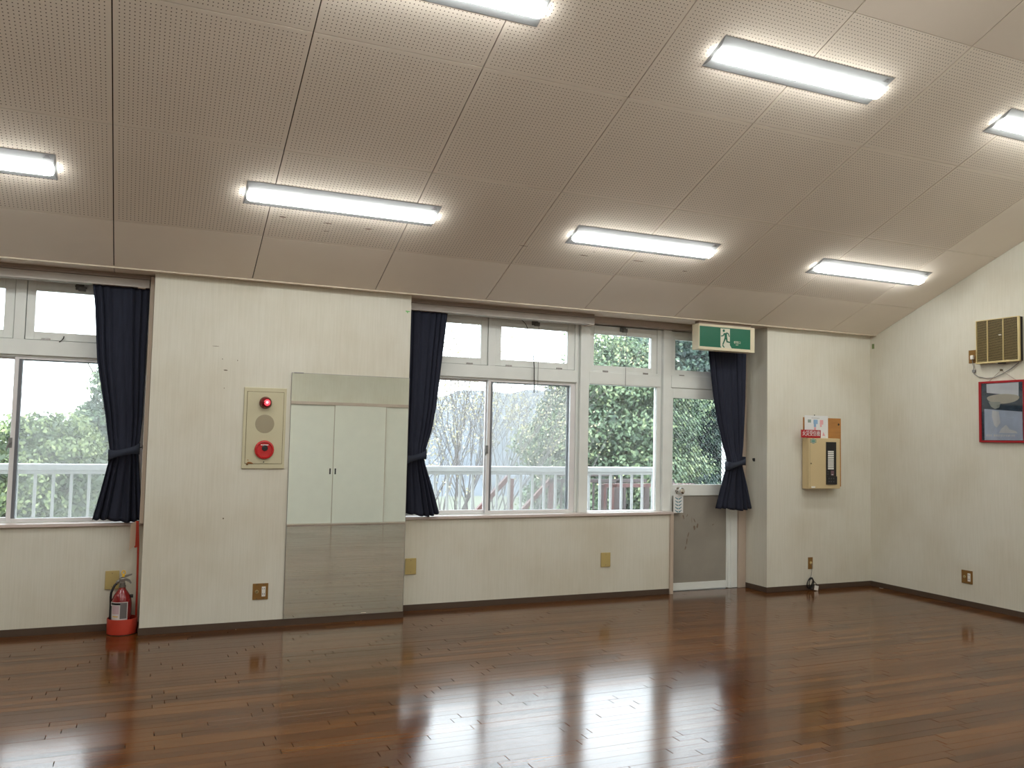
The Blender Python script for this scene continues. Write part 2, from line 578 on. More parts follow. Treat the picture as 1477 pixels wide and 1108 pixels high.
def plank_mesh(x0, x1, y0, y1, ztop, tx, ty, V, F, T):
    n = len(V); g = 0.0012
    cx, cy = (x0 + x1) / 2, (y0 + y1) / 2
    def zz(x, y): return ztop + (x - cx) * tx + (y - cy) * ty
    for (i, d) in ((0.0, -0.0085), (0.0, -0.0002), (0.0004, 0.0)):
        for (x, y) in ((x0 + i + .0017, y0 + i + .0003), (x1 - i - .0017, y0 + i + .0003), (x1 - i - .0017, y1 - i - .0003), (x0 + i + .0017, y1 - i - .0003)):
            V.append((x, y, (zz(x, y) + d) if d > -0.005 else -0.0085))
    for k in (0, 4):
        for q in range(4):
            r2 = (q + 1) % 4
            F.append((n + k + q, n + k + r2, n + k + 4 + r2, n + k + 4 + q))
    F.append((n + 8, n + 9, n + 10, n + 11))
    t = random.random()
    T += [t] * 9


def link_planks(V, F, T, name):
    me = bpy.data.meshes.new(name)
    me.from_pydata(V, [], F)
    at = me.attributes.new('tone', 'FLOAT', 'FACE')
    at.data.foreach_set('value', T)
    me.materials.append(FLOOR)
    o = bpy.data.objects.new(name, me)
    COL.objects.link(o)
    o.parent = fl
    o.location = -fl.location
    return o


def view_uv(p):
    d = Vector(p) - CAM
    z = d.dot(FW)
    if z < 0.3: return None
    return (738.5 + 1228.3 * d.dot(RT) / z, 554 - 1228.3 * d.dot(UP) / z, z)


W, LEN = 0.0606, 0.909
planks = []
row = 0
y = 0.44
while y > YB:
    y1, y0 = y, max(y - W, YB)
    step = (row % 5) * 0.0606 + (row // 5 % 2) * 0.4545 + random.choice((0, 0, 0.18))
    x = XL - LEN * ((step / LEN) % 1)
    while x < XR:
        a, b2 = max(x, XL), min(x + LEN, XR)
        if b2 - a > 0.03:
            c = view_uv(((a + b2) / 2, (y0 + y1) / 2, 0))
            inview = bool(c) and -60 < c[0] < 1540 and 600 < c[1] < 1120
            planks.append((0 if not inview else (b2 - a) * W / c[2] ** 3, a, b2, y0, y1))
        x += LEN
    y -= W
    row += 1
planks.sort(key=lambda q: -q[0])
V, F, T = [], [], []
for i, (sc, a, b2, y0, y1) in enumerate(planks):
    args = (a, b2, y0, y1, random.uniform(-.0003, .0003), random.gauss(0, .0003), random.gauss(0, .0014))
    if i < 300:
        v1, f1, t1 = [], [], []
        plank_mesh(*args, v1, f1, t1)
        link_planks(v1, f1, t1, 'plank')
    else:
        plank_mesh(*args, V, F, T)
o = link_planks(V, F, T, 'planks')
o['kind'] = 'stuff'

# ceiling
cb = MB()
T0 = 0.03
poly = [(YE, ZE + .014), (YR, ZE + .014 + ROW[5] * math.sin(SL)), (2 * YR - YE + 0, ZE + .014), (2 * YR - YE, ZE + .10), (YR, ZE + .10 + ROW[5] * math.sin(SL)), (YE, ZE + .10)]
cb.prism(poly, XL - .1, XR + .1, 'YZ')
cb.box(XL - .1, XR + .1, YE - .01, 0.5, ZE + .012, ZE + .10)
cb.box(XL - .1, XR + .1, YB - .15, 2 * YR - YE + .01, ZE + .002, ZE + .10)
ceil = struct('ceiling', cb, CEIL_B, 'sloping beige ceiling of square boards')
rb = MB()
th = .008
rb.prism([(YR, ZE + ROW[5] * math.sin(SL)), (2 * YR - YE, ZE), (2 * YR - YE, ZE + th), (YR, ZE + ROW[5] * math.sin(SL) + th)], XL, XR, 'YZ')
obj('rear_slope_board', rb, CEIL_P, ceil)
PANEL_CACHE = {}


def ceil_panel(x0, x1, s0, s1, m):
    g = 0.0032; c = 0.0005
    me = bpy.data.meshes.new('ceiling_panel')
    V, F, UV = [], [], []
    gs = 0.0023
    u0 = (x0 - XG0) % PITCH if (x1 - x0) < 0.9 else 0
    for (i, off) in ((0, -0.010), (0, 0.0 - c), (c, 0.0)):
        for (x, s) in ((x0 + g + i, s0 + gs + i), (x1 - g - i, s0 + gs + i), (x1 - g - i, s1 - gs - i), (x0 + g + i, s1 - gs - i)):
            V.append(cpt(x, s, off)); UV.append((x - x0 + (0.91 - (x1 - x0) if u0 else 0), s - s0))
    for k in (0, 4):
        for q in range(4):
            r2 = (q + 1) % 4
            F.append((k + q, k + r2, k + 4 + r2, k + 4 + q))
    F.append((8, 9, 10, 11)); F.append((3, 2, 1, 0))
    o0 = ORIG[ceil.name]
    me.from_pydata([tuple(Vector(v) - o0) for v in V], [], F)
    uvl = me.uv_layers.new(name='UVMap')
    for lp in me.loops: uvl.data[lp.index].uv = UV[lp.vertex_index]
    finish_mesh(me)
    me.materials.append(m)
    o = bpy.data.objects.new('ceiling_panel', me)
    COL.objects.link(o); o.parent = ceil
    return o


for r in range(5):
    for i in range(-7, 8):
        x0, x1 = XG0 + PITCH * i, XG0 + PITCH * (i + 1)
        x0 = max(x0, XL); x1 = min(x1, XR)
        if x1 - x0 < .05: continue
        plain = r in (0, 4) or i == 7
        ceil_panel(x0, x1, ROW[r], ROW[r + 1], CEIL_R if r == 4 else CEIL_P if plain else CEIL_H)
# level boards over the window recesses
for i in range(-7, 8):
    x0, x1 = max(XG0 + PITCH * i, XL), min(XG0 + PITCH * (i + 1), XR)
    if x1 - x0 < .05: continue
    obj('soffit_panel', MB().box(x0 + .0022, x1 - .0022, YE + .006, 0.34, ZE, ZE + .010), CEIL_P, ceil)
struct('trim_1', MB().cbox(XL, XR, YE - .010, YE + .006, ZE - .006, ZE + .010, .003), EDGE, 'cream strip along the low edge of the ceiling')

# walls
wb = MB()
wb.box(XL - .1, XR + .1, 0.36, 0.50, ZE, ZE + .35)                 # above the windows
wb.box(-2.56, -0.84, YW, 0.50, -.1, 0.73)                           # under the left window
wb.box(-6.00, -4.28, YW, 0.50, -.1, 0.73)                           # under the unseen window added for daylight
wb.box(1.03, 3.63, YW, 0.50, -.1, 0.73)                             # under the middle windows
wall = struct('wall_back', wb, WALL, 'cream papered window wall of the hall')
for (a, b2) in ((XL - .1, -6.00), (-4.28, -2.56), (-0.84, 1.03), (4.573, XR + .1)):
    obj('pier', MB().box(a, b2, 0.0, 0.50, -.1, ZE + .004), WALL, wall)
zr = ZE + ROW[5] * math.sin(SL)
gable = [(0.0, -.1), (YB, -.1), (YB, ZE + .05), (2 * YR - YE, ZE + .02), (YR, zr + .04), (YE, ZE + .02), (0.0, ZE + .02)]
struct('wall_right', MB().prism(gable, XR, XR + .12, 'YZ'), WALL, 'cream papered gable wall with fan and picture')
struct('wall_left', MB().prism(gable, XL - .12, XL, 'YZ'), WALL, 'cream papered gable wall opposite the fan wall')
struct('wall_front', MB().box(XL - .1, XR + .1, YB - .12, YB, -.1, ZE + .1), WALL, 'cream papered wall with the white closet')

# baseboards
bh, bt = 0.050, 0.006
bb = MB()
bb.cbox(-2.56, -0.846, YW - bt, YW, 0, bh, .002)
bb.cbox(1.036, 3.628, YW - bt, YW, 0, bh, .002)
bb.cbox(-6.00, -4.28, YW - bt, YW, 0, bh, .002)
for (a, b2) in ((XL, -5.996), (-4.284, -2.556), (-0.845, 1.036), (4.567, XR)):
    bb.cbox(a, b2, -bt, 0, 0, bh, .002)
bb.cbox(4.567, 4.573, 0, 0.30, 0, bh, .002)
bb.cbox(1.030, 1.036, 0, YW, 0, bh, .002)
bb.cbox(-0.846, -0.840, 0, YW, 0, bh, .002)
struct('baseboard_back', bb, BASE, 'dark brown baseboard along the window wall')
struct('baseboard_right', MB().cbox(XR - bt, XR, YB, 0, 0, bh, .002), BASE, 'dark brown baseboard along the fan wall')
struct('baseboard_left', MB().cbox(XL, XL + bt, YB, 0, 0, bh, .002), BASE, 'dark brown baseboard along the wall opposite the fan wall')

# sills and trims
struct('trim_2', MB().cbox(-2.555, -0.842, YW - .022, 0.335, 0.730, 0.752, .003), SILL, 'pale window sill under the left window')
struct('trim_3', MB().cbox(1.032, 3.662, YW - .022, 0.335, 0.730, 0.752, .003), SILL, 'long pale window sill ending at the door')
struct('trim_9', MB().cbox(-5.995, -4.285, YW - .022, 0.335, 0.730, 0.752, .003), SILL, 'pale sill of the added unseen window at the far end of the hall')
struct('trim_4', MB().cbox(3.630, 3.664, YW - .021, 0.335, 0.0, 0.730, .003), TRIM, 'upright beige end trim between sill wall and door')
struct('trim_5', MB().cbox(4.486, 4.572, 0.300, 0.46, 0.0, 2.50, .003), TRIM, 'upright beige jamb board beside the door')
struct('trim_6', MB().cbox(-0.868, -0.841, 0.10, 0.36, 0.752, 2.50, .002), TRIM, 'narrow beige jamb beside the left window')
t7 = MB()
for (a, b2) in ((-5.99, -4.29), (-2.55, -0.870), (1.032, 4.572)):
    t7.cbox(a, b2, 0.225, 0.34, 2.452, ZE - .001, .002)
struct('trim_7', t7, TRIM_BR, 'brownish head board above the windows')


# ------------------------------------------------------------------ windows
ZB0, ZB1 = 1.912, 2.020     # transom bar


def transom(win, x0, x1, p0, p1, hinges, y=0.327):
    s = obj('transom_sash', MB().frame(x0, x1, 2.024, 2.446, y, y + .045, p0 - x0, x1 - p1, .056, 2.446 - 2.370), ALU, win)
    obj('glass_pane', MB().box(p0 - .006, p1 + .006, y + .022, y + .026, 2.074, 2.376), GLASS, s)
    obj('dark_gap', MB().box(x0 - .004, x1 + .004, y + .012, y + .05, 2.0205, 2.45).f and MB().frame(x0 - .004, x1 + .004, 2.0202, 2.450, y + .014, y + .04, .0038), ALU_D, s)
    for hx in hinges:
        h = MB().cbox(hx - .028, hx + .028, y - .008, y + .002, 2.018, 2.036, .002)
        h.cbox(hx - .010, hx + .010, y - .012, y - .006, 2.020, 2.034, .002)
        obj('hinge', h, STEEL, s)
    return s


def latch(parent, x, z, y):
    m = MB()
    m.cbox(x - .010, x + .014, y - .006, y, z - .035, z + .035, .002)
    m.lathe([(.012, 0), (.012, .012), (.008, .016)], (x, y, z), '-Y', 12)
    m.tube([(x, y - .012, z), (x - .012, y - .018, z - .022), (x - .016, y - .020, z - .050)], [.006, .006, .005], 8)
    return obj('latch', m, GREY, parent)


def slider(name, cx, label):
    x0, x1 = cx - .83, cx + .83
    w = thing(name, (cx, YF, .752), label, 'window', kind='structure')
    f = MB()
    f.cbox(x0, x0 + .032, YF - .006, .43, .752, 2.51, .002)
    f.cbox(x1 - .0, x1 + .012, YF + .004, .43, .752, 2.51, .002)
    f.cbox(x1 + .012, x1 + .028, YF + .014, .43, .752, 2.51, .002)
    f.cbox(x1 - .0215, x1 + .001, YF - .003, .43, ZB1 - .002, 2.455, .002)
    f.cbox(x0 + .032, x1, YF - .008, .43, ZB0, ZB1, .003)
    f.cbox(x0 + .032, x1, YF - .006, .43, 2.452, 2.511, .002)
    f.cbox(cx - .034, cx + .033, YF - .006, .43, ZB1, 2.452, .003)
    f.cbox(x0 + .032, x1, .334, .43, .7525, .757, .001)
    f.cbox(x0 + .032, x1, .3355, .43, 1.897, ZB0, .001)
    obj('frame', f, ALU, w)
    transom(w, x0 + .036, cx - .037, cx - .748, cx - .098, (cx - .20, cx - .58))
    b = transom(w, cx + .037, x1 - .022, cx + .090, cx + .740, (cx + .165, cx + .655))
    # sliding sashes: the right-hand one nearer the room
    ls = obj('sliding_sash', MB().frame(x0 + .034, cx + .020, .757, 1.897, .372, .396, .04, .045, .028, .016), ALU_SASH, w)
    obj('glass_pane', MB().box(x0 + .07, cx - .020, .383, .387, .78, 1.885), GLASS, ls)
    rs = obj('sliding_sash', MB().frame(cx - .018, x1, .757, 1.897, .338, .362, .026, .048, .022, .014), ALU_SASH, w)
    obj('glazing_channel', MB().cbox(cx + .008, cx + .028, .343, .358, .779, 1.883, .001), ALU_D, rs)
    obj('glass_pane', MB().box(cx + .024, x1 - .044, .349, .353, .776, 1.886), GLASS_D, rs)
    latch(rs, cx - .020, 1.300, .337)
    sc = obj('insect_screen', MB().frame(cx + .005, x1 - .002, .757, 1.897, .402, .414, .022, .05, .02, .02), ALU_D, w)
    obj('netting', MB().quad((cx + .026, .408, .776), (x1 - .05, .408, .776), (x1 - .05, .408, 1.878), (cx + .026, .408, 1.878)), NET, sc)
    return w, b


def operator(parent, x, z, y, name='opener'):
    m = MB()
    m.cbox(x - .030, x + .024, y - .022, y, z - .020, z + .020, .003)
    m.cbox(x - .012, x + .036, y - .034, y - .012, z - .028, z + .006, .003)
    m.tube([(x - .034, y - .012, z + .008), (x + .040, y - .012, z - .004)], .006, 8)
    return obj(name, m, bpy.data.materials['operator_grey'], parent)


mat('operator_grey', (104, 103, 100), .5, metal=.3)
w1, b1 = slider('window_1', -1.690, 'left aluminium sliding window behind the extinguisher, with two transom lights')
w2, b2_ = slider('window_2', 1.857, 'middle aluminium sliding window between mirror pier and fixed window')
operator(w2, 2.262, 2.418, .322)
obj('pull_cord', MB().tube([(2.293, .30, 2.40), (2.294, .302, 2.1), (2.295, .304, 1.80)], .0022, 5), GREY, w2)
operator(w1, -1.325, 2.412, .322)
tag(obj('dangling_cord', MB().tube([(2.127, .312, 2.44), (2.165, .306, 2.405), (2.20, .300, 2.335), (2.222, .296, 2.25), (2.240, .292, 2.14), (2.250, .290, 2.02), (2.255, .290, 1.80)], [.0028] * 4 + [.004, .0045, .0045], 6), BLACK),
    'thin black cord curving down from the head of the middle window', 'cord')
tag(obj('dangling_cord', MB().tube([(-1.412, .312, 2.055), (-1.415, .309, 2.04), (-1.424, .307, 2.025), (-1.440, .305, 2.012)], .0035, 5), BLACK),
    'short dark wire end hanging at the transom of the window by the extinguisher', 'cord')

w4, b4_ = slider('added_window', -5.12, 'unseen aluminium sliding window added for daylight beyond the extinguisher window')  # out of view, added to let more daylight in

w3 = thing('window_3', (3.18, YF, .752), 'fixed aluminium window between sliding window and door', 'window', kind='structure')
f = MB()
f.cbox(2.716, 2.806, YF - .020, .43, .752, 2.451, .004)
f.cbox(3.545, 3.575, YF + .004, .378, .752, 2.451, .002)
f.cbox(3.577, 3.596, YF + .010, .39, .752, 2.451, .002)
f.cbox(3.600, 3.690, YF - .020, .43, .752, 2.451, .004)
f.cbox(2.806, 3.600, YF - .002, .43, 2.452, 2.511, .002)
f.cbox(2.806, 3.545, YF + .002, .43, ZB0 - .006, ZB1 + .012, .002)
f.cbox(2.812, 3.572, YF - .010, YF + .004, ZB0 - .004, ZB1 - .002, .003)
f.cbox(2.806, 3.545, YF + .012, .43, .752, .756, .001)
obj('frame', f, ALU, w3)
t3 = transom(w3, 2.812, 3.541, 2.865, 3.480, (2.985, 3.415))
operator(w3, 3.160, 2.424, .322)
obj('pull_cord', MB().tube([(3.186, .296, 2.40), (3.187, .300, 2.1), (3.188, .304, 1.88)], .0022, 5), GREY, w3)
obj('glass_pane', MB().box(2.806, 3.545, .350, .355, .754, 1.912), GLASS, w3)

# ------------------------------------------------------------------ door
dr = thing('door_1', (4.03, YF, 0), 'grey aluminium balcony door with wired glass upper half', 'door', kind='structure')
f = MB()
f.cbox(4.372, 4.484, YF, .43, 0.002, 2.451, .003)
f.cbox(4.400, 4.412, YF - .006, YF + .01, 0.002, 2.40, .002)
f.cbox(3.692, 4.484, YF - .002, .43, 2.452, 2.511, .002)
f.cbox(3.692, 4.372, YF + .002, .43, ZB0 - .006, ZB1 + .012, .002)
f.cbox(3.698, 4.360, YF - .010, YF + .004, ZB0 - .002, ZB1 + .006, .003)
f.cbox(3.666, 3.692, YF + .006, .43, 0.002, .752, .002)
f.box(3.692, 4.372, YF + .03, .46, -.008, 0.004)
obj('frame', f, ALU, dr)
transom(dr, 3.700, 4.366, 3.747, 4.318, (3.82, 4.25))
lf = MB()
lf.cbox(3.694, 3.724, YF, YF + .04, .006, 1.905, .003)
lf.cbox(4.354, 4.369, YF, YF + .04, .006, 1.905, .003)
lf.cbox(3.724, 4.354, YF + .0005, YF + .04, 1.812, 1.905, .003)
lf.cbox(3.724, 4.354, YF + .0005, YF + .04, .890, .995, .003)
lf.cbox(3.724, 4.354, YF + .0005, YF + .04, .006, .074, .003)
leaf = obj('door_leaf', lf, ALU, dr)
obj('glass_pane', MB().box(3.722, 4.356, YF + .018, YF + .023, .99, 1.815), GLASS_W, leaf)
obj('kick_panel', MB().cbox(3.7235, 4.3545, YF + .010, YF + .03, .075, .8895, .002), DOORP, leaf)
sc = MB()
scuffs = [(3.86, .69, .012, .05, 20), (3.90, .70, .008, .03, -30), (3.985, .655, .010, .05, 25), (4.02, .60, .02, .05, -10),
          (3.985, .585, .022, .05, 5), (3.915, .52, .012, .05, -15), (3.90, .46, .012, .06, -10), (3.885, .40, .014, .04, -15), (4.20, .61, .03, .006, 30), (3.955, .66, .004, .06, 0)]
for (sx, sz, a, h, rot) in scuffs:
    q = math.radians(rot)
    pl = []
    for k in range(9):
        t = 2 * PI * k / 9
        rr = random.uniform(.7, 1.15)
        u, v = a * .5 * rr * math.cos(t), h * .5 * rr * math.sin(t)
        pl.append((sx + u * math.cos(q) - v * math.sin(q), sz + u * math.sin(q) + v * math.cos(q)))
    sc.prism(pl, YF + .0085, YF + .0102, 'XZ')
obj('scuff_marks', sc, mat('brown_scuff', (126, 110, 97), 0.8, var=.2, scale=30), leaf)
kb = MB()
kb.lathe([(.034, 0), (.034, .005), (.030, .010)], (3.789, YF, .938), '-Y', 24)
kb.lathe([(.014, .008), (.013, .030), (.024, .038), (.031, .050), (.031, .064), (.024, .074), (.010, .078)], (3.789, YF, .938), '-Y', 24)
obj('knob', kb, CHROME, leaf, smooth=True)
hs = thing('door_hanger_sign', (3.768, YF - .03, .73), 'small white card with teal chevrons hanging from the door knob', 'sign')
obj('card', MB().cbox(3.713, 3.822, YF - .038, YF - .034, .733, .905, .001), WHITE_P, hs)
obj('loop', MB().tube([(3.765, YF - .036, .902), (3.768, YF - .024, .925), (3.789, YF - .020, .954), (3.806, YF - .024, .925), (3.775, YF - .036, .902)], .002, 6), WHITE_P, hs)
for k in range(5):
    zc = .878 - k * .030
    cv = MB()
    for sgn in (-1, 1):
        pts = []
        for t in np.linspace(0, 1, 7):
            pts.append((3.767 + sgn * (.004 + .031 * t), zc - .016 + .016 * t ** 1.6))
        pl = [(p, q + .0055 * (1 - .3 * i / 6)) for i, (p, q) in enumerate(pts)] + [(p, q - .0045 * (1 - .3 * i / 6)) for i, (p, q) in list(enumerate(pts))[::-1]]
        cv.prism(pl, YF - .0392, YF - .0379, 'XZ')
    obj('chevron', cv, mat('teal_ink', (42, 122, 142), .6, var=0.0) if k == 0 else bpy.data.materials['teal_ink'], hs)

# ------------------------------------------------------------------ curtain boxes and curtains


def curtain_box(x0, x1, endx, label):
    c = thing('curtain_box', ((x0 + x1) / 2, .17, 2.43), label, 'pelmet')
    m = MB().cbox(x0, x1, .118, .205, 2.418, 2.474, .004)
    obj('box', m, BOX, c)
    m = MB().cbox(x0, x1 + .004, .124, .222, 2.478, 2.488, .002)
    m.cbox(x0, x1 + .002, .150, .21, 2.474, 2.480, .001)
    m.cbox(x0, x1 + .004, .130, .222, 2.490, 2.511, .002)
    obj('mounting_rail', m, TRIM_BR, c)
    obj('end_cap', MB().cbox(endx - .05, endx, .121, .215, 2.412, 2.4185, .001), TRIM, c)
    return c


curtain_box(-2.55, -0.873, -0.90, 'grey curtain box above the window by the extinguisher')
curtain_box(1.034, 2.752, 2.75, 'long grey curtain box above the middle sliding window')


def curtain(keys, y, label, folds, tie, seed, flare_back=0.0):
    """keys: (z, x_left, x_right); pleats deepen where the cloth is gathered"""
    r = random.Random(seed)
    ph = [r.uniform(-.5, .5) for _ in range(40)]
    zs = np.array([k[0] for k in keys])[::-1]
    xl = np.array([k[1] for k in keys])[::-1]
    xr = np.array([k[2] for k in keys])[::-1]
    zt, zb = keys[0][0], keys[-1][0]
    nz, nu = 64, folds * 10
    V, F = [], []
    for i in range(nz + 1):
        z = zt + (zb - zt) * i / nz
        a, b = float(np.interp(z, zs, xl)), float(np.interp(z, zs, xr))
        pin = math.exp(-((z - tie) / .10) ** 2)
        amp = (.015 if z > tie else .028) * (1 - .55 * pin)
        for j in range(nu + 1):
            u = j / nu
            fold = u * folds + .35 * math.sin(u * 7 + ph[0]) + .12 * math.sin(z * 2.1 + ph[1] + u * 3)
            s = math.sin(2 * PI * fold)
            yy = y + amp * (.8 * s + .25 * math.sin(4 * PI * fold + ph[2])) * (0.65 + .35 * math.sin(u * 11 + ph[3])) - .028 * pin * math.sin(PI * u)
            x = a + (b - a) * (u + .010 * math.cos(2 * PI * fold))
            zz = z + (.010 * math.sin(u * PI * 2 + ph[4]) - .012 * math.sin(PI * u) + .003 * s) * (i / nz) ** 6
            V.append((x, yy, zz))
    for i in range(nz):
        for j in range(nu):
            n = i * (nu + 1) + j
            F.append((n, n + 1, n + nu + 2, n + nu + 1))
    mb = MB(); mb.v = V; mb.f = F
    a, b = float(np.interp(tie, zs, xl)), float(np.interp(tie, zs, xr))
    c = thing('curtain', ((a + b) / 2, y, zb), label, 'curtain', 'navy curtains tied back at the windows')
    cl = obj('cloth', mb, NAVY, c, smooth=True, recalc=False)
    so = cl.modifiers.new('thickness', 'SOLIDIFY'); so.thickness = .002; so.offset = 0
    # tieback: a closed band around the gathered cloth
    m = MB(); n = 28
    h = .041
    for k in range(n):
        t = 2 * PI * k / n
        x = (a + b) / 2 + (b - a) / 2 * 1.06 * math.copysign(abs(math.cos(t)) ** .6, math.cos(t))
        yy = y - .006 + .046 * math.copysign(abs(math.sin(t)) ** .7, math.sin(t)) - .018 * (1 if math.sin(t) < 0 else 0)
        tilt = (x - (a + b) / 2) / (b - a) * .045
        hh = h * (.78 + .22 * math.cos(2 * t))
        for (d, rad) in ((-1, 0), (1, 0)):
            m.v.append((x, yy, tie + tilt + d * hh))
    for k in range(n):
        p, q = 2 * k, 2 * ((k + 1) % n)
        m.f.append((p, q, q + 1, p + 1))
    tb = obj('tieback', m, NAVY2, c, smooth=True, recalc=False)
    so = tb.modifiers.new('thickness', 'SOLIDIFY'); so.thickness = .004; so.offset = 1
    return c, (a, b)


c1, e1 = curtain([(2.418, -1.240, -.872), (2.275, -1.220, -.872), (1.886, -1.189, -.875), (1.5, -1.119, -.880), (1.36, -1.098, -.888), (1.25, -1.080, -.896), (1.20, -1.082, -.892), (1.0, -1.122, -.875), (.776, -1.172, -.852)], .165,
                 'navy curtain tied back above the red fire extinguisher', 6, 1.250, 1)
c2, e2 = curtain([(2.418, 1.048, 1.396), (2.142, 1.048, 1.368), (1.627, 1.050, 1.316), (1.457, 1.052, 1.285), (1.30, 1.055, 1.240), (1.235, 1.058, 1.224), (1.19, 1.056, 1.232), (1.0, 1.050, 1.300), (.778, 1.044, 1.366)], .165,
                 'navy curtain tied back beside the wall mirror', 6, 1.235, 2)
c3, e3 = curtain([(2.470, 3.975, 4.460), (2.272, 4.000, 4.460), (1.847, 4.059, 4.452), (1.66, 4.098, 4.443), (1.39, 4.175, 4.428), (1.26, 4.225, 4.412), (1.205, 4.230, 4.412), (1.15, 4.222, 4.424), (.98, 4.170, 4.475), (.776, 4.108, 4.525)], .165,
                 'navy curtain tied back over the balcony door', 6, 1.205, 3)
for (c, hx, hz, sx) in ((c1, -.868, 1.285, 1), (c2, 1.030, 1.27, -1), (c3, 4.573, 1.24, 1)):
    x = hx - sx * .001
    m = MB().lathe([(.010, 0), (.010, .003)], (x, .19, hz), '-X', 12) if False else MB()
    m.tube([(x, .185, hz), (x - sx * .020, .180, hz - .004), (x - sx * .030, .170, hz + .012)], .0035, 8)
    m.cbox(min(x, x - sx * .003), max(x, x - sx * .003), .170, .200, hz - .016, hz + .016, .001)
    obj('tieback_hook', m, BLACK, c)
obj('rail', MB().tube([(3.92, .165, 2.476), (4.50, .165, 2.476)], .010, 10).cbox(3.95, 3.97, .150, .20, 2.476, 2.511, .002).cbox(4.45, 4.47, .150, .20, 2.476, 2.511, .002), STEEL, c3)

# ------------------------------------------------------------------ ceiling lights
ROT = Matrix(((1, 0, 0), (0, -math.cos(SL), -math.sin(SL)), (0, math.sin(SL), -math.cos(SL)))).to_euler()
ROT2 = Matrix(((-1, 0, 0), (0, math.cos(SL), math.sin(SL)), (0, math.sin(SL), -math.cos(SL)))).to_euler()


def make_light():
    r = thing('ceiling_light', (0, 0, 0), 'x', 'lamp', 'long white ceiling lights', rot=(0, 0, 0.0001))
    ORIG[r.name] = Vector((0, 0, 0))
    # base sheet: trough with raised middle, in local coordinates (x along, y up the slope, z out of the ceiling)
    m = MB()
    for (hx, hy, z) in ((.625, .115, 0), (.625, .115, .0015), (.622, .112, .003), (.612, .050, .014)):
        m.v += [(-hx, -hy, z), (hx, -hy, z), (hx, hy, z), (-hx, hy, z)]
    m.f = [(3, 2, 1, 0), (12, 13, 14, 15)] + [(4 * k + q, 4 * k + (q + 1) % 4, 4 * k + 4 + (q + 1) % 4, 4 * k + 4 + q) for k in range(3) for q in range(4)]
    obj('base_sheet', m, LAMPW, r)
    # diffuser: rounded bar
    m = MB(); n = 10
    secs = [(-.612, .55), (-.606, .85), (-.590, 1.0), (.590, 1.0), (.606, .85), (.612, .55)]
    for (x, k) in secs:
        for i in range(n + 1):
            t = PI * i / n
            m.v.append((x, .039 * k * math.copysign(abs(math.cos(t)) ** .55, math.cos(t)), (.014 + .032 * k * math.sin(t) ** .6)))
    for i in range(len(secs) - 1):
        for j in range(n):
            a = i * (n + 1) + j
            m.f.append((a, a + 1, a + n + 2, a + n + 1))
    m.f.append(tuple(range(n + 1))[::-1]); m.f.append(tuple(range((len(secs) - 1) * (n + 1), len(secs) * (n + 1))))
    obj('diffuser', m, LED, r, smooth=True)
    lb = MB()
    for k in range(3):
        lb.box(.560 + .006 * k, .600 - .004 * k, .078 + .009 * k, .083 + .009 * k, .0086 - .0016 * k, .0102 - .0016 * k)
    obj('maker_print', lb, GREY, r)
    return r


def copy_thing(root):
    c = root.copy(); COL.objects.link(c)
    for ch in root.children:
        d = ch.copy(); COL.objects.link(d); d.parent = c
    return c


LX = [-4.305 + 2.283 * i for i in range(5)]     # -4.30 -2.02 .26 2.54 4.82
spots = [
    (LX[0], 1.012, 0, 'unseen white ceiling light added to the lower row at the far end of the hall'),  # far-end lamps are out of view, added for illumination
    (LX[0], 2.805, 0, 'unseen white ceiling light added to the upper row at the far end of the hall'),
    (LX[2], 1.012, 0, 'long white ceiling light above the fire alarm panel and mirror'),
    (LX[1], 1.012, 0, 'white ceiling light above the window by the extinguisher, cut by the frame'),
    (LX[3], 1.012, 0, 'white ceiling light above the fixed window, in the middle of the low row'),
    (LX[4], 1.012, 0, 'white ceiling light nearest the corner above the cream receiver box'),
    (LX[3], 2.805, 0, 'large white ceiling light wholly in view in the upper row'),
    (LX[2], 2.805, 0, 'white ceiling light at the top edge of the photo, only its end in view'),
    (LX[4], 2.805, 0, 'white ceiling light above the ventilation fan, cut by the right edge'),
    (LX[1], 2.805, 0, 'unseen white ceiling light added to the upper row over the extinguisher end of the hall'),  # out of view too, added for its light
]
for x, nth in zip(LX[1:5], ('farthest', 'third', 'second', 'nearest')):  # rear slope lamps, unseen, added to light the hall
    for s, rw in ((1.012, 'lower'), (2.805, 'upper')):
        if rw == 'lower' and nth == 'second': continue
        spots.append((x, s, 1, f'unseen white ceiling light added on the closet side slope, {rw} row, {nth} from the fan wall'))
L0 = make_light()
first = True
for (x, s, rear, lab) in spots:
    o = L0 if first else copy_thing(L0)
    first = False
    p = cpt(x, s)
    if rear:
        o.location = (x, 2 * YR - p[1], p[2]); o.rotation_euler = ROT2
    else:
        o.location = p; o.rotation_euler = ROT
    o['label'] = lab

# ceiling scuffs
sc = MB()
for (x, s, a, b) in ((-.10, .80, .05, .016), (.19, .79, .07, .012), (.47, .78, .07, .014), (.20, .70, .05, .006), (2.14, .77, .10, .012), (2.62, .78, .10, .012), (3.1, .72, .05, .012), (1.62, .80, .09, .008), (2.20, .83, .015, .012)):
    pl = []
    for k in range(10):
        t = 2 * PI * k / 10; rr = random.uniform(.5, 1.2)
        pl.append((x + a * .5 * rr * math.cos(t), s + b * .5 * rr * math.sin(t)))
    n = len(sc.v)
    sc.v += [cpt(u, v, .0006) for (u, v) in pl]; sc.f.append(tuple(range(n, n + 10)))
cs = obj('scuff_marks', sc, mat('brown_ceiling_scuff', (134, 114, 98), .9, var=.2, scale=50), ceil)

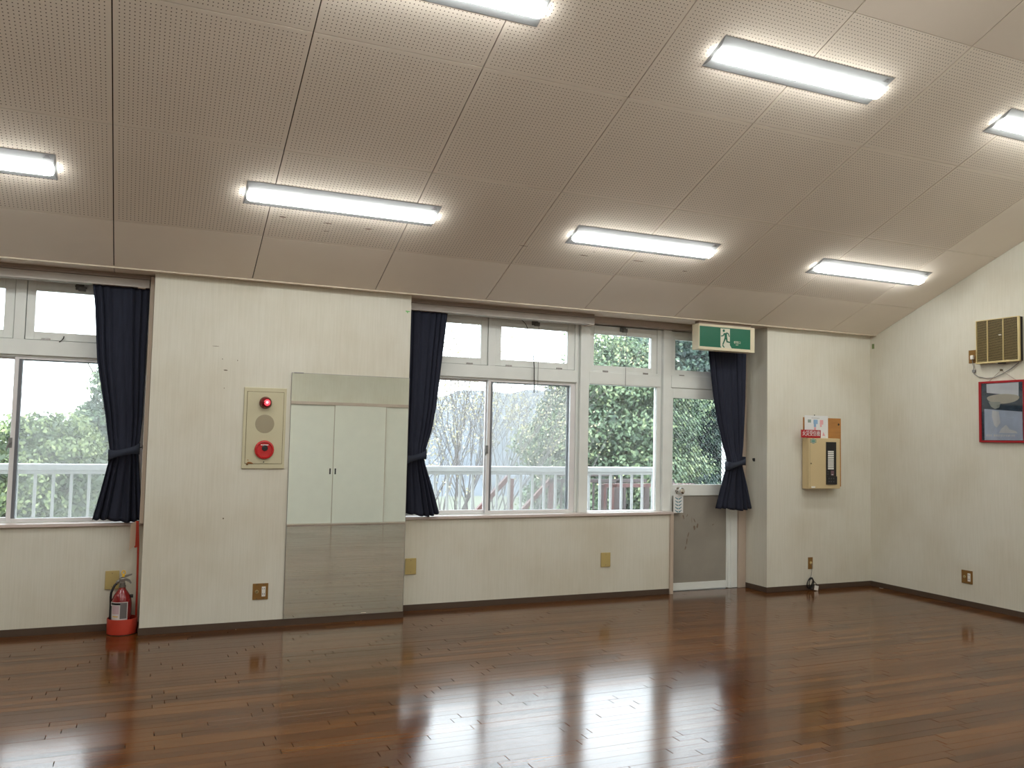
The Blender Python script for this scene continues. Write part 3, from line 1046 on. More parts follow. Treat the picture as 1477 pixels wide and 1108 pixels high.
# ------------------------------------------------------------------ exit sign
XS0, XS1, ZS0, ZS1 = 3.730, 4.363, 2.246, 2.482
es = thing('exit_sign', ((XS0 + XS1) / 2, -.02, ZS0), 'green emergency exit sign hanging above the balcony door', 'sign')
obj('case', MB().cbox(XS0, XS1, -.066, .034, ZS0, ZS1, .004), SIGN_F, es)
obj('mount', MB().cbox(XS0 + .02, XS1 - .02, -.045, .02, ZS1 - .001, ZE - .001, .002), TRIM_BR, es)
bz = MB().frame(XS0 + .001, XS1 - .001, ZS0 + .001, ZS1 - .001, -.071, -.0655, .006, .050, .026, .021)
obj('bezel', bz, SIGN_F, es)
yq = -.0682
obj('green_face', MB().box(XS0 + .006, XS1 - .05, yq, -.066, ZS0 + .027, ZS1 - .022), SIGN_G, es)
dx0, dx1, dz0, dz1 = 3.971, 4.077, 2.272, 2.452
d = MB().prism([(dx0, dz0 + .014), (dx0 + .012, dz0 + .001), (dx1 + .022, dz0 + .001), (dx1, dz0 + .030), (dx1, dz1), (dx0, dz1)], yq - .0008, yq - .0002, 'XZ')
obj('doorway_pictogram', d, mat('sign_white', (214, 214, 196), .5, var=.01), es)


def limb(mb, pts, w):
    for (p, q), (a, b) in zip(zip(pts[:-1], pts[1:]), zip(w[:-1], w[1:])):
        dxx, dzz = q[0] - p[0], q[1] - p[1]
        L = math.hypot(dxx, dzz); nx, nz2 = -dzz / L, dxx / L
        mb.prism([(p[0] + nx * a, p[1] + nz2 * a), (p[0] - nx * a, p[1] - nz2 * a), (q[0] - nx * b, q[1] - nz2 * b), (q[0] + nx * b, q[1] + nz2 * b)], yq - .0016, yq - .0009, 'XZ')
    for (p, a) in list(zip(pts, w))[1:-1]:
        mb.prism([(p[0] + a * math.cos(2 * PI * k / 10), p[1] + a * math.sin(2 * PI * k / 10)) for k in range(10)], yq - .0016, yq - .0009, 'XZ')


rn = MB()
rn.prism([(4.007 + .0125 * math.cos(2 * PI * k / 16), 2.432 + .0125 * math.sin(2 * PI * k / 16)) for k in range(16)], yq - .0016, yq - .0009, 'XZ')
limb(rn, [(4.026, 2.412), (4.032, 2.372)], [.016, .013])
limb(rn, [(4.014, 2.408), (3.998, 2.384), (3.975, 2.380)], [.006, .005, .0045])
limb(rn, [(4.036, 2.414), (4.058, 2.407), (4.070, 2.380)], [.006, .005, .0045])
limb(rn, [(4.027, 2.372), (4.014, 2.340), (3.996, 2.302)], [.010, .007, .006])
limb(rn, [(4.036, 2.372), (4.044, 2.332), (4.086, 2.326)], [.010, .007, .006])
limb(rn, [(3.993, 2.297), (4.014, 2.276)], [.006, .005])
obj('running_figure', rn, SIGN_G, es)
text_mesh('lettering', '非常口', .027, bpy.data.materials['sign_white'], es, lambda x, y, z: (4.160 + x, yq - .0012 - z, 2.330 + y))
text_mesh('lettering', 'EXIT', .015, bpy.data.materials['sign_white'], es, lambda x, y, z: (4.160 + x, yq - .0012 - z, 2.308 + y))

# ------------------------------------------------------------------ fire alarm panel on the pier
ap = thing('fire_alarm_panel', (-.06, 0, 1.144), 'khaki fire alarm panel with lit red lamp beside the mirror', 'fire alarm')
obj('back_plate', MB().cbox(-.210, .091, -.012, 0, 1.144, 1.734, .003), PANEL, ap)
obj('seam', MB().frame(-.190, .074, 1.178, 1.705, -.0126, -.0118, .003), LINE, ap)
obj('door', MB().cbox(-.187, .071, -.0155, -.011, 1.181, 1.702, .002), PANEL, ap)
lm = obj('indicator_lamp', MB().lathe([(.045, 0), (.045, .010), (.042, .016), (.041, .022), (.036, .036), (.026, .048), (.012, .055), (.002, .057)], (-.059, -.0155, 1.624), '-Y', 28), RED_D, ap, smooth=True)
obj('lit_bulb', MB().lathe([(.023, .0480), (.021, .0525), (.012, .0570), (.002, .0585)], (-.055, -.0155, 1.624), '-Y', 20), LAMP_R, lm, smooth=True)
obj('bright_core', MB().lathe([(.008, .0580), (.005, .0592), (.001, .0597)], (-.055, -.0155, 1.625), '-Y', 14), LAMP_P, lm, smooth=True)
sp = MB().lathe([(.068, 0), (.068, .001), (.067, .0012)], (-.059, -.0155, 1.470), '-Y', 40)
spk = obj('speaker', sp, PANEL_D, ap)
gr = MB()
for ring in range(1, 10):
    R_ = ring * .0068
    for k in range(6 * ring):
        t = 2 * PI * k / (6 * ring)
        x, z = -.059 + R_ * math.cos(t), 1.470 + R_ * math.sin(t)
        gr.quad((x - .0012, -.01675, z - .0012), (x + .0012, -.01675, z - .0012), (x + .0012, -.01675, z + .0012), (x - .0012, -.01675, z + .0012))
go = obj('speaker_holes', gr, LINE, spk); go['kind'] = 'stuff'
cbn = obj('call_button', MB().lathe([(.069, 0), (.069, .010), (.064, .018), (.056, .020), (.052, .014), (.034, .013), (.030, .013)], (-.056, -.0155, 1.281), '-Y', 40), RED, ap, smooth=True)
obj('button_centre', MB().lathe([(.021, .012), (.021, .017), (.018, .019)], (-.054, -.0155, 1.294), '-Y', 24), BLACK, cbn)
lt = MB()
for k in range(5):
    lt.box(-.082 + .011 * k, -.074 + .011 * k, -.0296, -.0288, 1.313, 1.320)
obj('button_print', lt, WHITE_P, cbn)
rp = MB()
for (x, z, a, b) in ((-.158, 1.186, .034, .013), (-.172, 1.174, .014, .010), (-.168, 1.205, .010, .006), (-.140, 1.182, .016, .008)):
    rp.prism([(x + a * random.uniform(.4, .65) * math.cos(2 * PI * k / 11), z + b * random.uniform(.4, .65) * math.sin(2 * PI * k / 11)) for k in range(11)], -.0160, -.0120, 'XZ')
obj('rust_patch', rp, RUST, ap)
obj('keyhole', MB().lathe([(.005, 0), (.005, .001)], (-.057, -.0155, 1.192), '-Y', 12), BLACK, ap)

# ------------------------------------------------------------------ wall mirror
mr_ = thing('wall_mirror', (.578, 0, .047), 'tall frameless wall mirror reflecting a white closet', 'mirror')
obj('mirror_glass', MB().box(.126, 1.028, -.008, -.002, .052, 1.854), MIRROR, mr_)
obj('edge_strip', MB().frame(.123, 1.031, .049, 1.857, -.0095, -.0005, .003), STEEL, mr_)
cl = MB()
cl.cbox(.14, .21, -.013, -.0005, 1.851, 1.860, .002)
obj('top_clip', cl, STEEL, mr_)
obj('bottom_clip', MB().cbox(.70, .74, -.013, -.0005, .046, .060, .002), CHROME, mr_)

# ------------------------------------------------------------------ wall plates and outlets


def brass_outlet(x0, x1, z0, z1, axis, label):
    """axis 'Y': on the window wall (surface y=0); 'X': on the fan wall"""
    cx, cz = (x0 + x1) / 2, (z0 + z1) / 2
    hw, hh = (x1 - x0) / 2, (z1 - z0) / 2
    if axis == 'Y':
        loc, P = (cx, 0, z0), (lambda u, d: (cx + u, -d))
    else:
        loc, P = (XR, cx, z0), (lambda u, d: (XR - d, cx - u))
    r = thing('wall_outlet', loc, label, 'outlet')

    def bx(mb, u0, u1, d0, d1, a, b, c=.001):
        p, q = P(u0, d0), P(u1, d1)
        mb.cbox(min(p[0], q[0]), max(p[0], q[0]), min(p[1], q[1]), max(p[1], q[1]), a, b, c)
        return mb
    obj('plate', bx(MB(), -hw, hw, 0, .005, z0, z1, .0015), BRASS, r)
    so = obj('socket', bx(MB(), hw * .16, hw * .66, .004, .008, cz - hh * .62, cz + hh * .60), WHITE_PL, r)
    for zz in (cz + hh * .34, cz - hh * .30):
        for uu in (hw * .29, hw * .50):
            obj('slot', bx(MB(), uu - .0018, uu + .0018, .0075, .0085, zz - .005, zz + .005, .0003), BLACK, so)
    o = (P(-hw * .46, .004) + (cz,))
    pr = [(.0125, 0), (.0125, .003), (.009, .004), (.009, .001), (.003, .001), (.003, .006)]
    obj('aerial_jack', MB().lathe(pr, o, '-Y' if axis == 'Y' else '-X', 16), bpy.data.materials['aged_cream_plastic'], r)
    for uu in (-hw * .46, hw * .42):
        for zz in (cz + hh * .88, cz - hh * .88):
            obj('screw', MB().lathe([(.004, 0), (.003, .002)], P(uu, .005) + (zz,), '-Y' if axis == 'Y' else '-X', 10), LINE, r)
    return r


brass_outlet(-.097, .012, .199, .315, 'Y', 'brown metal outlet plate on the pier below the fire alarm panel')
brass_outlet(-1.139, -1.030, .199, .315, 'X', 'brown metal outlet plate low on the fan wall')
for (x0, x1, z0, z1, lab) in ((1.107, 1.198, .292, .420, 'blank beige wall plate right next to the mirror'),
                              (2.907, 3.002, .277, .402, 'blank beige wall plate under the fixed window near the door'),
                              (-1.070, -.981, .287, .415, 'blank beige wall plate partly hidden by the fire extinguisher')):
    bp = thing('blank_plate', ((x0 + x1) / 2, YW, z0), lab, 'wall plate', 'blank beige wall plates')
    obj('plate', MB().cbox(x0, x1, YW - .010, YW, z0, z1, .003), BEIGE_PL, bp)
    for z in (z0 + .018, z1 - .018):
        obj('screw', MB().lathe([(.004, 0), (.003, .0015)], ((x0 + x1) / 2, YW - .010, z), '-Y', 10), bpy.data.materials['cream_box_seam'], bp)

so = thing('aerial_outlet', (5.101, 0, .199), 'narrow brown outlet plate under the cream receiver box', 'outlet')
obj('plate', MB().cbox(5.073, 5.129, -.005, 0, .199, .311, .0015), BRASS, so)
obj('aerial_jack', MB().lathe([(.014, 0), (.014, .003), (.010, .005), (.010, .002), (.004, .002), (.004, .010)], (5.104, -.005, .258), '-Y', 16), FAN_F, so)
cb_ = thing('aerial_cable', (5.09, -.05, 0), 'coiled black cable with white tag under the narrow outlet plate', 'cable')
pts = [(5.104, -.012, .252), (5.106, -.022, .225), (5.104, -.018, .18), (5.098, -.016, .14), (5.085, -.020, .12)]
obj('lead', MB().tube(pts, .0025, 6), GREY, cb_)
co = MB(); pts = []
for k in range(150):
    t = k / 149 * 2 * PI * 5.5
    pts.append((5.078 + (.030 + .004 * math.sin(k * .37)) * math.cos(t), -.030 + .014 * math.sin(k * .11) - .010 * math.sin(t), .070 + (.050 + .005 * math.cos(k * .29)) * math.sin(t)))
co.tube(pts, .0035, 6)
co.tube([(5.080, -.03, .118), (5.102, -.040, .095), (5.128, -.05, .065), (5.140, -.06, .036)], .0035, 6)
co.tube([(5.075, -.03, .024), (5.09, -.045, .010), (5.12, -.06, .006), (5.135, -.062, .010)], .0035, 6)
obj('coil', co, BLACK, cb_, smooth=True)
tg = MB(); cx, cy, cz = 5.116, -.066, .024
q = math.radians(-12)
for (u, v) in ((-.021, -.022), (.021, -.022), (.021, .022), (-.021, .022)):
    tg.v.append((cx + u * math.cos(q) - v * math.sin(q), cy - .004, cz + .004 + u * math.sin(q) + v * math.cos(q)))
for v in list(tg.v): tg.v.append((v[0], v[1] + .010, v[2]))
tg.f = [(0, 1, 2, 3), (7, 6, 5, 4), (0, 4, 5, 1), (1, 5, 6, 2), (2, 6, 7, 3), (3, 7, 4, 0)]
obj('tag', tg, WHITE_PL, cb_)

# ------------------------------------------------------------------ fire alarm receiver box, board, paper and plate
pb = thing('plywood_board', (5.242, 0, 1.467), 'plywood board on the wall above the cream receiver box', 'board')
obj('board', MB().cbox(5.010, 5.484, -.012, 0, .99, 1.662, .002), WOODB, pb)
obj('knot_hole', MB().lathe([(.011, 0), (.011, .0008)], (5.453, -.012, 1.602), '-Y', 16), BLACK, pb)

rc = thing('alarm_receiver', (5.185, 0, .974), 'cream steel alarm receiver box with a black indicator strip', 'receiver box')
obj('body', MB().cbox(4.990, 5.385, -.075, -.013, .974, 1.463, .004), CREAMB, rc)
fd = obj('front_door', MB().cbox(4.992, 5.385, -.100, -.074, .976, 1.461, .006), CREAMB, rc)
obj('seam', MB().box(5.003, 5.006, -.1004, -.099, .980, 1.457), CREAMB_D, fd)
obj('lock', MB().lathe([(.007, 0), (.007, .003), (.004, .004)], (5.018, -.100, 1.218), '-Y', 14), bpy.data.materials['dark_seam'], fd)
ind = obj('indicator_panel', MB().cbox(5.204, 5.333, -.104, -.099, 1.015, 1.427, .002), BLACK, rc)
for k in range(10):
    zc = 1.334 - k * .0183
    obj('zone_label', MB().cbox(5.225, 5.299, -.1055, -.1035, zc - .0066, zc + .0066, .0008), WHITE_PL, ind)
obj('switch_block', MB().cbox(5.208, 5.336, -.112, -.103, 1.017, 1.096, .003), BLACK, ind)
KEY = mat('dark_grey_key', (70, 70, 74), .5)
for (x, z) in ((5.225, 1.140), (5.225, 1.118), (5.232, 1.075), (5.26, 1.075), (5.29, 1.075), (5.232, 1.045), (5.26, 1.045), (5.29, 1.045)):
    obj('switch', MB().cbox(x - .007, x + .007, -.1135 if z < 1.09 else -.106, -.103, z - .006, z + .006, .001), KEY, ind)
obj('status_light', MB().cbox(5.262, 5.300, -.1058, -.1035, 1.104, 1.150, .001), mat('dim_mauve_window', (112, 84, 92), .4), ind)
obj('status_print', MB().cbox(5.270, 5.290, -.1064, -.1056, 1.109, 1.114, .0003), WHITE_P, ind)
em = MB().lathe([(.026, 0), (.026, .0012)], (5.045, -.1005, 1.433), '-Y', 24)
ob = obj('round_sticker', em, PRINT_G, rc)
m = MB().frame(5.008, 5.082, 1.418, 1.448, -.1012, -.1004, .005)
obj('sticker_bars', m, TEAL, ob)
obj('sticker_mark', MB().cbox(5.028, 5.062, -.1026, -.1016, 1.428, 1.438, .0004), TEAL, ob)
obj('sticker', MB().cbox(5.022, 5.070, -.1012, -.0998, .984, 1.000, .0004), WHITE_PL, rc)

pp = thing('notice_paper', (5.16, -.02, 1.467), 'white notice with small coloured blocks pinned above the receiver box', 'notice')
sh = obj('sheet', MB().box(5.013, 5.308, -.0205, -.0190, 1.463, 1.682), WHITE_P, pp)
pm = MB().box(5.040, 5.098, -.0212, -.0204, 1.609, 1.642) if False else MB().box(5.052, 5.092, -.0212, -.0204, 1.612, 1.642)
obj('green_block', pm, PRINT_G, sh)
m = MB().box(5.124, 5.176, -.0212, -.0204, 1.600, 1.642); m.box(5.128, 5.156, -.0212, -.0204, 1.570, 1.600)
obj('blue_block', m, PRINT_B, sh)
m = MB().box(5.204, 5.246, -.0212, -.0204, 1.596, 1.640); m.box(5.206, 5.228, -.0212, -.0204, 1.572, 1.596); obj('pink_block', m, PRINT_R, sh)
obj('pink_block', MB().box(5.130, 5.156, -.0212, -.0204, 1.530, 1.568), PRINT_R, sh)
obj('pink_block', MB().prism([(5.236, 1.486), (5.272, 1.486), (5.246, 1.524)], -.0212, -.0204, 'XZ'), PRINT_R, sh)
m = MB()
for k in range(7): m.box(5.100 + k * .0145, 5.110 + k * .0145, -.0212, -.0204, 1.656, 1.660)
obj('heading_print', m, GREY, sh)
obj('pin', MB().lathe([(.005, 0), (.004, .006)], (5.134, -.0205, 1.686), '-Y', 10), BLACK, pp)
rs_ = thing('red_name_plate', (5.024, -.09, 1.463), 'red plate with white characters standing on the receiver box', 'sign')
obj('plate', MB().cbox(4.903, 5.146, -.094, -.090, 1.464, 1.540, .001), SIGN_R, rs_)
obj('foot', MB().cbox(4.996, 5.14, -.094, -.060, 1.4632, 1.4655, .0005), SIGN_R, rs_)
text_mesh('lettering', '火災受信機', .050, WHITE_P, rs_, lambda x, y, z: (5.026 + x * .88, -.0945 - z, 1.503 + y * 1.12))

# ------------------------------------------------------------------ ventilation fan on the gable wall
FX = XR - .045
fn = thing('ventilation_fan', (XR, -1.43, 2.14), 'beige louvred ventilation fan high on the gable wall', 'fan')
m = MB().box(FX + .016, XR, -1.637, -1.236, 2.145, 2.518)
m.box(FX + .002, FX + .016, -1.637, -1.630, 2.145, 2.518)
obj('body', m, FAN_D, fn)
m = MB()
Y0, Y1, Z0, Z1 = -1.640, -1.233, 2.138, 2.522
m.cbox(FX - .008, FX + .012, Y0, Y0 + .015, Z0, Z1, .003)
m.cbox(FX - .004, FX + .012, Y1 - .007, Y1, Z0, Z1, .003)
m.cbox(FX - .012, FX + .012, Y0, Y1, Z0, Z0 + .016, .004)
m.cbox(FX - .004, FX + .012, Y0, Y1, Z1 - .006, Z1, .002)
obj('frame', m, FAN_F, fn)
m = MB()
for k in range(35):
    z = Z0 + .020 + k * (Z1 - Z0 - .030) / 34
    n = len(m.v)
    a, b = Y0 + .015, Y1 - .007
    m.v += [(FX - .004, a, z), (FX - .004, b, z), (FX + .006, b, z + .0018), (FX + .006, a, z + .0018), (FX - .004, a, z + .0022), (FX - .004, b, z + .0022), (FX + .006, b, z + .0040), (FX + .006, a, z + .0040)]
    m.f += [(n, n + 1, n + 5, n + 4), (n, n + 3, n + 2, n + 1), (n + 4, n + 5, n + 6, n + 7), (n + 2, n + 3, n + 7, n + 6)]
g = obj('grille_slats', m, FAN_S, fn); g['kind'] = 'stuff'
for yy in (-1.345, -1.492):
    obj('grille_bar', MB().cbox(FX - .006, FX + .006, yy - .003, yy + .003, Z0 + .014, Z1 - .006, .001), FAN_F, fn)
obj('knob', MB().cbox(FX - .009, FX - .003, -1.478, -1.455, 2.373, 2.381, .001), WHITE_PL, fn)
obj('pull_tab', MB().cbox(FX - .004, FX + .02, -1.50, -1.44, 2.128, 2.139, .002), FAN_D, fn)
fo = thing('fan_outlet', (XR, -1.17, 2.155), 'small brown outlet plate beside the ventilation fan', 'outlet')
obj('plate', MB().cbox(XR - .005, XR, -1.232, -1.127, 2.155, 2.272, .0015), BRASS, fo)
obj('socket', MB().cbox(XR - .008, XR - .004, -1.200, -1.155, 2.175, 2.250, .001), BRASS, fo)
fc = fn
obj('plug', MB().cbox(XR - .034, XR - .008, -1.190, -1.162, 2.186, 2.224, .006), WHITE_PL, fc)
obj('power_cord', MB().tube([(XR - .020, -1.174, 2.188), (XR - .014, -1.176, 2.150), (XR - .010, -1.182, 2.115), (XR - .008, -1.172, 2.085), (XR - .008, -1.185, 2.055), (XR - .008, -1.225, 2.030), (XR - .008, -1.30, 2.012), (XR - .008, -1.38, 2.015), (XR - .010, -1.46, 2.045), (XR - .012, -1.54, 2.085), (XR - .014, -1.60, 2.125), (XR - .018, -1.62, 2.150)], .0032, 6), GREY, fc)
obj('cord_tie', MB().cbox(XR - .016, XR - .004, -1.198, -1.166, 2.070, 2.094, .003), GREY, fc)

# ------------------------------------------------------------------ framed poster
fp = thing('framed_poster', (XR, -1.445, 1.452), 'red framed blue and white poster hanging below the fan', 'picture')
PX = XR - .020
m = MB()
fy0, fy1, fz0, fz1 = -1.668, -1.235, 1.452, 1.984
m.cbox(PX - .004, XR - .002, fy0, fy0 + .024, fz0, fz1, .002)
m.cbox(PX - .004, XR - .002, fy1 - .024, fy1, fz0, fz1, .002)
m.cbox(PX - .004, XR - .002, fy0 + .024, fy1 - .024, fz0, fz0 + .018, .002)
m.cbox(PX - .004, XR - .002, fy0 + .024, fy1 - .024, fz1 - .018, fz1, .002)
obj('frame', m, FRAME_R, fp)
y0, y1 = fy0 + .022, fy1 - .022
D_BLUE = mat('poster_navy', (52, 72, 92), .4, var=.45, scale=16, stretch=(1, 1, 4))
ps = obj('poster', MB().box(PX + .004, PX + .006, y0, y1, fz0 + .016, fz1 - .016), D_BLUE, fp)


def yz(poly, d, m2, nm):
    obj(nm, MB().prism(poly, PX + .0040 - d - .0004, PX + .0040 - d, 'YZ'), m2, ps)


yz([(-1.307, 1.961), (-1.605, 1.964), (-1.603, 1.847), (-1.309, 1.884)], .0004, mat('poster_reflection_pale', (238, 242, 250), .4, var=.06, scale=9), 'painted_window_reflection')  # bright window reflection in the glazing, painted as a pale block
yz([(-1.30 - .15 + .15 * math.cos(t) * 1.0 - .01, 1.838 + (.030 if math.sin(t) > 0 else .052) * math.sin(t)) for t in np.linspace(0, 2 * PI, 28)[:-1]], .0006, mat('poster_cream', (205, 200, 184), .4, var=.10, scale=8), 'cream_hull')
yz([(-1.325, 1.806), (-1.44, 1.800), (-1.425, 1.752), (-1.385, 1.742), (-1.350, 1.762)], .0008, mat('poster_grey_cream', (170, 176, 168), .4, var=.12, scale=12), 'cream_keel')
yz([(-1.284, 1.744), (-1.633, 1.714), (-1.636, 1.474), (-1.283, 1.472)], .0004, mat('poster_sky_blue', (206, 220, 242), .4, var=.10, scale=10), 'pale_lower_block')
yz([(-1.36, 1.73), (-1.42, 1.72), (-1.435, 1.62), (-1.40, 1.58), (-1.375, 1.60), (-1.355, 1.68)], .0008, mat('poster_pale_white', (238, 242, 248), .4, var=.05, scale=10), 'pale_shape')
yz([(-1.42, 1.535), (-1.59, 1.532), (-1.575, 1.552), (-1.52, 1.565), (-1.487, 1.604), (-1.445, 1.575)], .0008, bpy.data.materials['poster_pale_white'], 'pale_shape')
m = MB()
yy = -1.30
for wd in (.016, .016, .014, 0, .02, .018, .014, .014, .012, .014, .014, .018, .006, .012, .014):
    if wd: m.box(PX + .0028, PX + .0032, yy - wd + .003, yy, 1.504, 1.522)
    yy -= wd + .004 if wd else .012
obj('faint_caption', m, bpy.data.materials['poster_pale_white'], ps)
pg = bpy.data.materials.new('poster_glazing'); pg.use_nodes = True
nt = pg.node_tree; nt.nodes.clear()
o_ = nt.nodes.new('ShaderNodeOutputMaterial'); a_ = nt.nodes.new('ShaderNodeBsdfTransparent'); g_ = nt.nodes.new('ShaderNodeBsdfGlossy'); g_.inputs['Roughness'].default_value = .03
fr_ = nt.nodes.new('ShaderNodeFresnel'); fr_.inputs['IOR'].default_value = 1.45; mx_ = nt.nodes.new('ShaderNodeMixShader')
nt.links.new(fr_.outputs[0], mx_.inputs[0]); nt.links.new(a_.outputs[0], mx_.inputs[1]); nt.links.new(g_.outputs[0], mx_.inputs[2]); nt.links.new(mx_.outputs[0], o_.inputs[0])
obj('glazing', MB().box(PX - .0005, PX + .0005, y0, y1, fz0 + .016, fz1 - .016), pg, fp)
obj('hanging_string', MB().tube([(XR - .012, -1.330, 1.984), (XR - .014, -1.445, 2.074), (XR - .012, -1.578, 1.984)], .0022, 6), TRIM_BR, fp)
obj('nail', MB().lathe([(.008, 0), (.008, .014), (.010, .016), (.010, .018)], (XR, -1.445, 2.076), '-X', 12), LINE, fp)

# ------------------------------------------------------------------ fire extinguisher and its stand
EX, EY = -.957, .118
fe = thing('fire_extinguisher', (EX, EY, .004), 'red fire extinguisher standing in an orange stand under the left window', 'extinguisher')
er = .066
body = [(er - .006, .006), (er, .014), (er, .205), (er - .004, .232), (er - .014, .262), (er - .028, .284), (.028, .296), (.022, .306), (.022, .314)]
obj('cylinder', MB().lathe(body, (EX, EY, 0), 'Z', 36), EXT_R, fe, smooth=True)
obj('collar', MB().lathe([(.021, .312), (.024, .316), (.024, .326), (.018, .330), (.018, .345), (.012, .350)], (EX, EY, 0), 'Z', 24), STEEL, fe, smooth=True)
vm = MB().cbox(EX - .020, EX + .016, EY - .014, EY + .014, .342, .378, .004)
vm.tube([(EX - .018, EY, .360), (EX - .030, EY, .352), (EX - .036, EY, .342)], [.011, .011, .010], 10)
valve = obj('valve', vm, STEEL, fe)
lv = MB().prism([(EX - .016, .378), (EX + .004, .392), (EX + .058, .404), (EX + .060, .398), (EX + .012, .378), (EX - .006, .366)], EY - .010, EY + .010, 'XZ')
obj('top_lever', lv, STEEL, fe)
lv = MB().prism([(EX - .002, .372), (EX + .026, .372), (EX + .046, .362), (EX + .058, .342), (EX + .052, .336), (EX + .040, .350), (EX + .022, .358), (EX, .352)], EY - .011, EY + .011, 'XZ')
obj('carry_handle', lv, STEEL, fe)
pn = MB()
pts = [(EX + .004 + .011 * math.cos(t), EY - .014, .416 + .014 * math.sin(t)) for t in np.linspace(0, 2 * PI, 17)]
pn.tube(pts, .004, 6)
pn.cbox(EX - .004, EX + .012, EY - .016, EY + .016, .386, .404, .003)
obj('safety_pin', pn, YELLOW, fe)
hp = [(EX - .034, EY, .344), (EX - .048, EY - .006, .330), (EX - .060, EY - .010, .305), (EX - .068, EY - .006, .28), (EX - .070, EY + .004, .25), (EX - .068, EY + .014, .20), (EX - .066, EY + .02, .15), (EX - .064, EY + .022, .10)]
obj('hose', MB().tube(hp, [.008] * 6 + [.010, .012], 10), BLACK, fe, smooth=True)
obj('nozzle_clip', MB().cbox(EX + .052, EX + .072, EY - .02, EY + .012, .242, .262, .003), BLACK, fe)


def wrap(a0, a1, z0, z1, dr_, m2, nm, parent):
    mb = MB(); n = 10; r = er + dr_
    for k in range(n + 1):
        t = math.radians(a0 + (a1 - a0) * k / n)
        for z in (z0, z1): mb.v.append((EX + r * math.sin(t), EY - r * math.cos(t), z))
    for k in range(n): mb.f.append((2 * k, 2 * k + 2, 2 * k + 3, 2 * k + 1))
    return obj(nm, mb, m2, parent, recalc=False)


lab = wrap(-78, 38, .070, .222, .0006, LABEL_W, 'label', fe)
wrap(-70, -2, .203, .217, .0012, BLACK, 'label_heading', lab)
wrap(-56, -12, .142, .198, .0012, LABEL_P, 'lilac_field', lab)
wrap(-6, 32, .110, .218, .0012, LABEL_G, 'small_print', lab)
wrap(-78, -62, .080, .195, .0012, BLACK, 'pictogram_column', lab)
wrap(-50, -16, .122, .128, .0012, YELLOW, 'yellow_band', lab)
wrap(-8, 34, .072, .100, .0012, YELLOW, 'yellow_field', lab)
wrap(-58, -12, .072, .098, .0012, mat('red_label_print', (178, 60, 66), .5), 'red_field', lab)

st = thing('extinguisher_stand', (-.945, .12, 0), 'orange extinguisher stand with round tub and upright marker plate', 'stand')
SXc, SYc = -.947, .119
m = MB().lathe([(.090, .002), (.096, .006), (.098, .103), (.097, .107), (.093, .107), (.092, .010), (.004, .005)], (SXc, SYc, 0), 'Z', 40)
obj('tub', m, STAND_R, st, smooth=True)
obj('foot_ring', MB().lathe([(.094, 0), (.094, .004), (.080, .004)], (SXc, SYc, 0), 'Z', 32), BLACK, st)
obj('pole', MB().tube([(-.860, .150, .060), (-.862, .146, .30), (-.868, .138, .60), (-.878, .132, .765)], .0075, 10), STAND_R, st, smooth=True)
m = MB()
m.prism([(-.926, .570), (-.922, .752), (-.889, .768), (-.885, .600)], .120, .123, 'XZ')
mv = [(x, y + (x + .887) * 1.3, z) for (x, y, z) in m.v]
m.v = mv
obj('marker_plate_back', m, mat('pale_plate_back', (208, 186, 166), .5), st)
m = MB().prism([(-.893, .585), (-.893, .768), (-.871, .768), (-.871, .592), (-.880, .583)], .118, .122, 'XZ')
m.v = [(x, y + (x + .893) * .3, z) for (x, y, z) in m.v]
obj('marker_plate_front', m, STAND_R, st)

# small tape marks
tag(obj('tape_mark', MB().prism([(.985, 2.389), (1.022, 2.386), (1.018, 2.380), (1.006, 2.379), (1.002, 2.366), (.994, 2.379), (.986, 2.381)], -.0010, 0, 'XZ'), GREEN_T), 'bit of green tape at the top of the pier above the mirror', 'tape')
tag(obj('tape_mark', MB().box(XR - .001, XR, -.055, -.025, 2.38, 2.43), mat('dark_green_tape', (116, 132, 84), .6)), 'bit of dark green tape high in the corner by the gable wall', 'tape')
sm = MB()
for (x, z, a, b) in ((-.319, .787, .010, .012), (-.42, 2.02, .050, .003), (-.37, 1.93, .006, .008), (-.265, 1.925, .006, .008), (-.345, 1.85, .030, .008), (-.35, 1.72, .004, .010)):
    sm.prism([(x + a * .5 * math.cos(2 * PI * k / 8), z + b * .5 * math.sin(2 * PI * k / 8)) for k in range(8)], -.0006, .001, 'XZ')
obj('dark_spots', sm, LINE, wall)

# ------------------------------------------------------------------ closet behind the camera (seen in the mirror)
ct = thing('closet', (2.3, YB, 0), 'white sliding closet along the wall facing the mirror', 'closet')
obj('head_rail', MB().cbox(-.6, 5.60, YB, YB + .055, 1.838, 1.886, .003), mat('beige_lintel', (196, 180, 168), .5), ct)
obj('sill_rail', MB().cbox(-.6, 5.60, YB, YB + .055, 0.0, .020, .003), bpy.data.materials['beige_lintel'], ct)
x = 1.892 - .816 * 3
k = 0
while x < 5.3:
    dy = .026 if k % 2 else .0
    d = obj('sliding_door', MB().cbox(x + .002, x + .814, YB + .004 + dy, YB + .026 + dy, .022, 1.837, .002), WHITE_D, ct)
    obj('door_edge', MB().cbox(x + .812, x + .820, YB + .004, YB + .028 + dy, .022, 1.837, .002), TRIM, d)
    hx = x + .816 - .042 if k % 2 == 0 else x + .034
    obj('finger_pull', MB().cbox(hx - .011, hx + .011, YB + .025 + dy, YB + .0275 + dy, .772, .862, .003), BLACK, d)
    x += .816
    k += 1

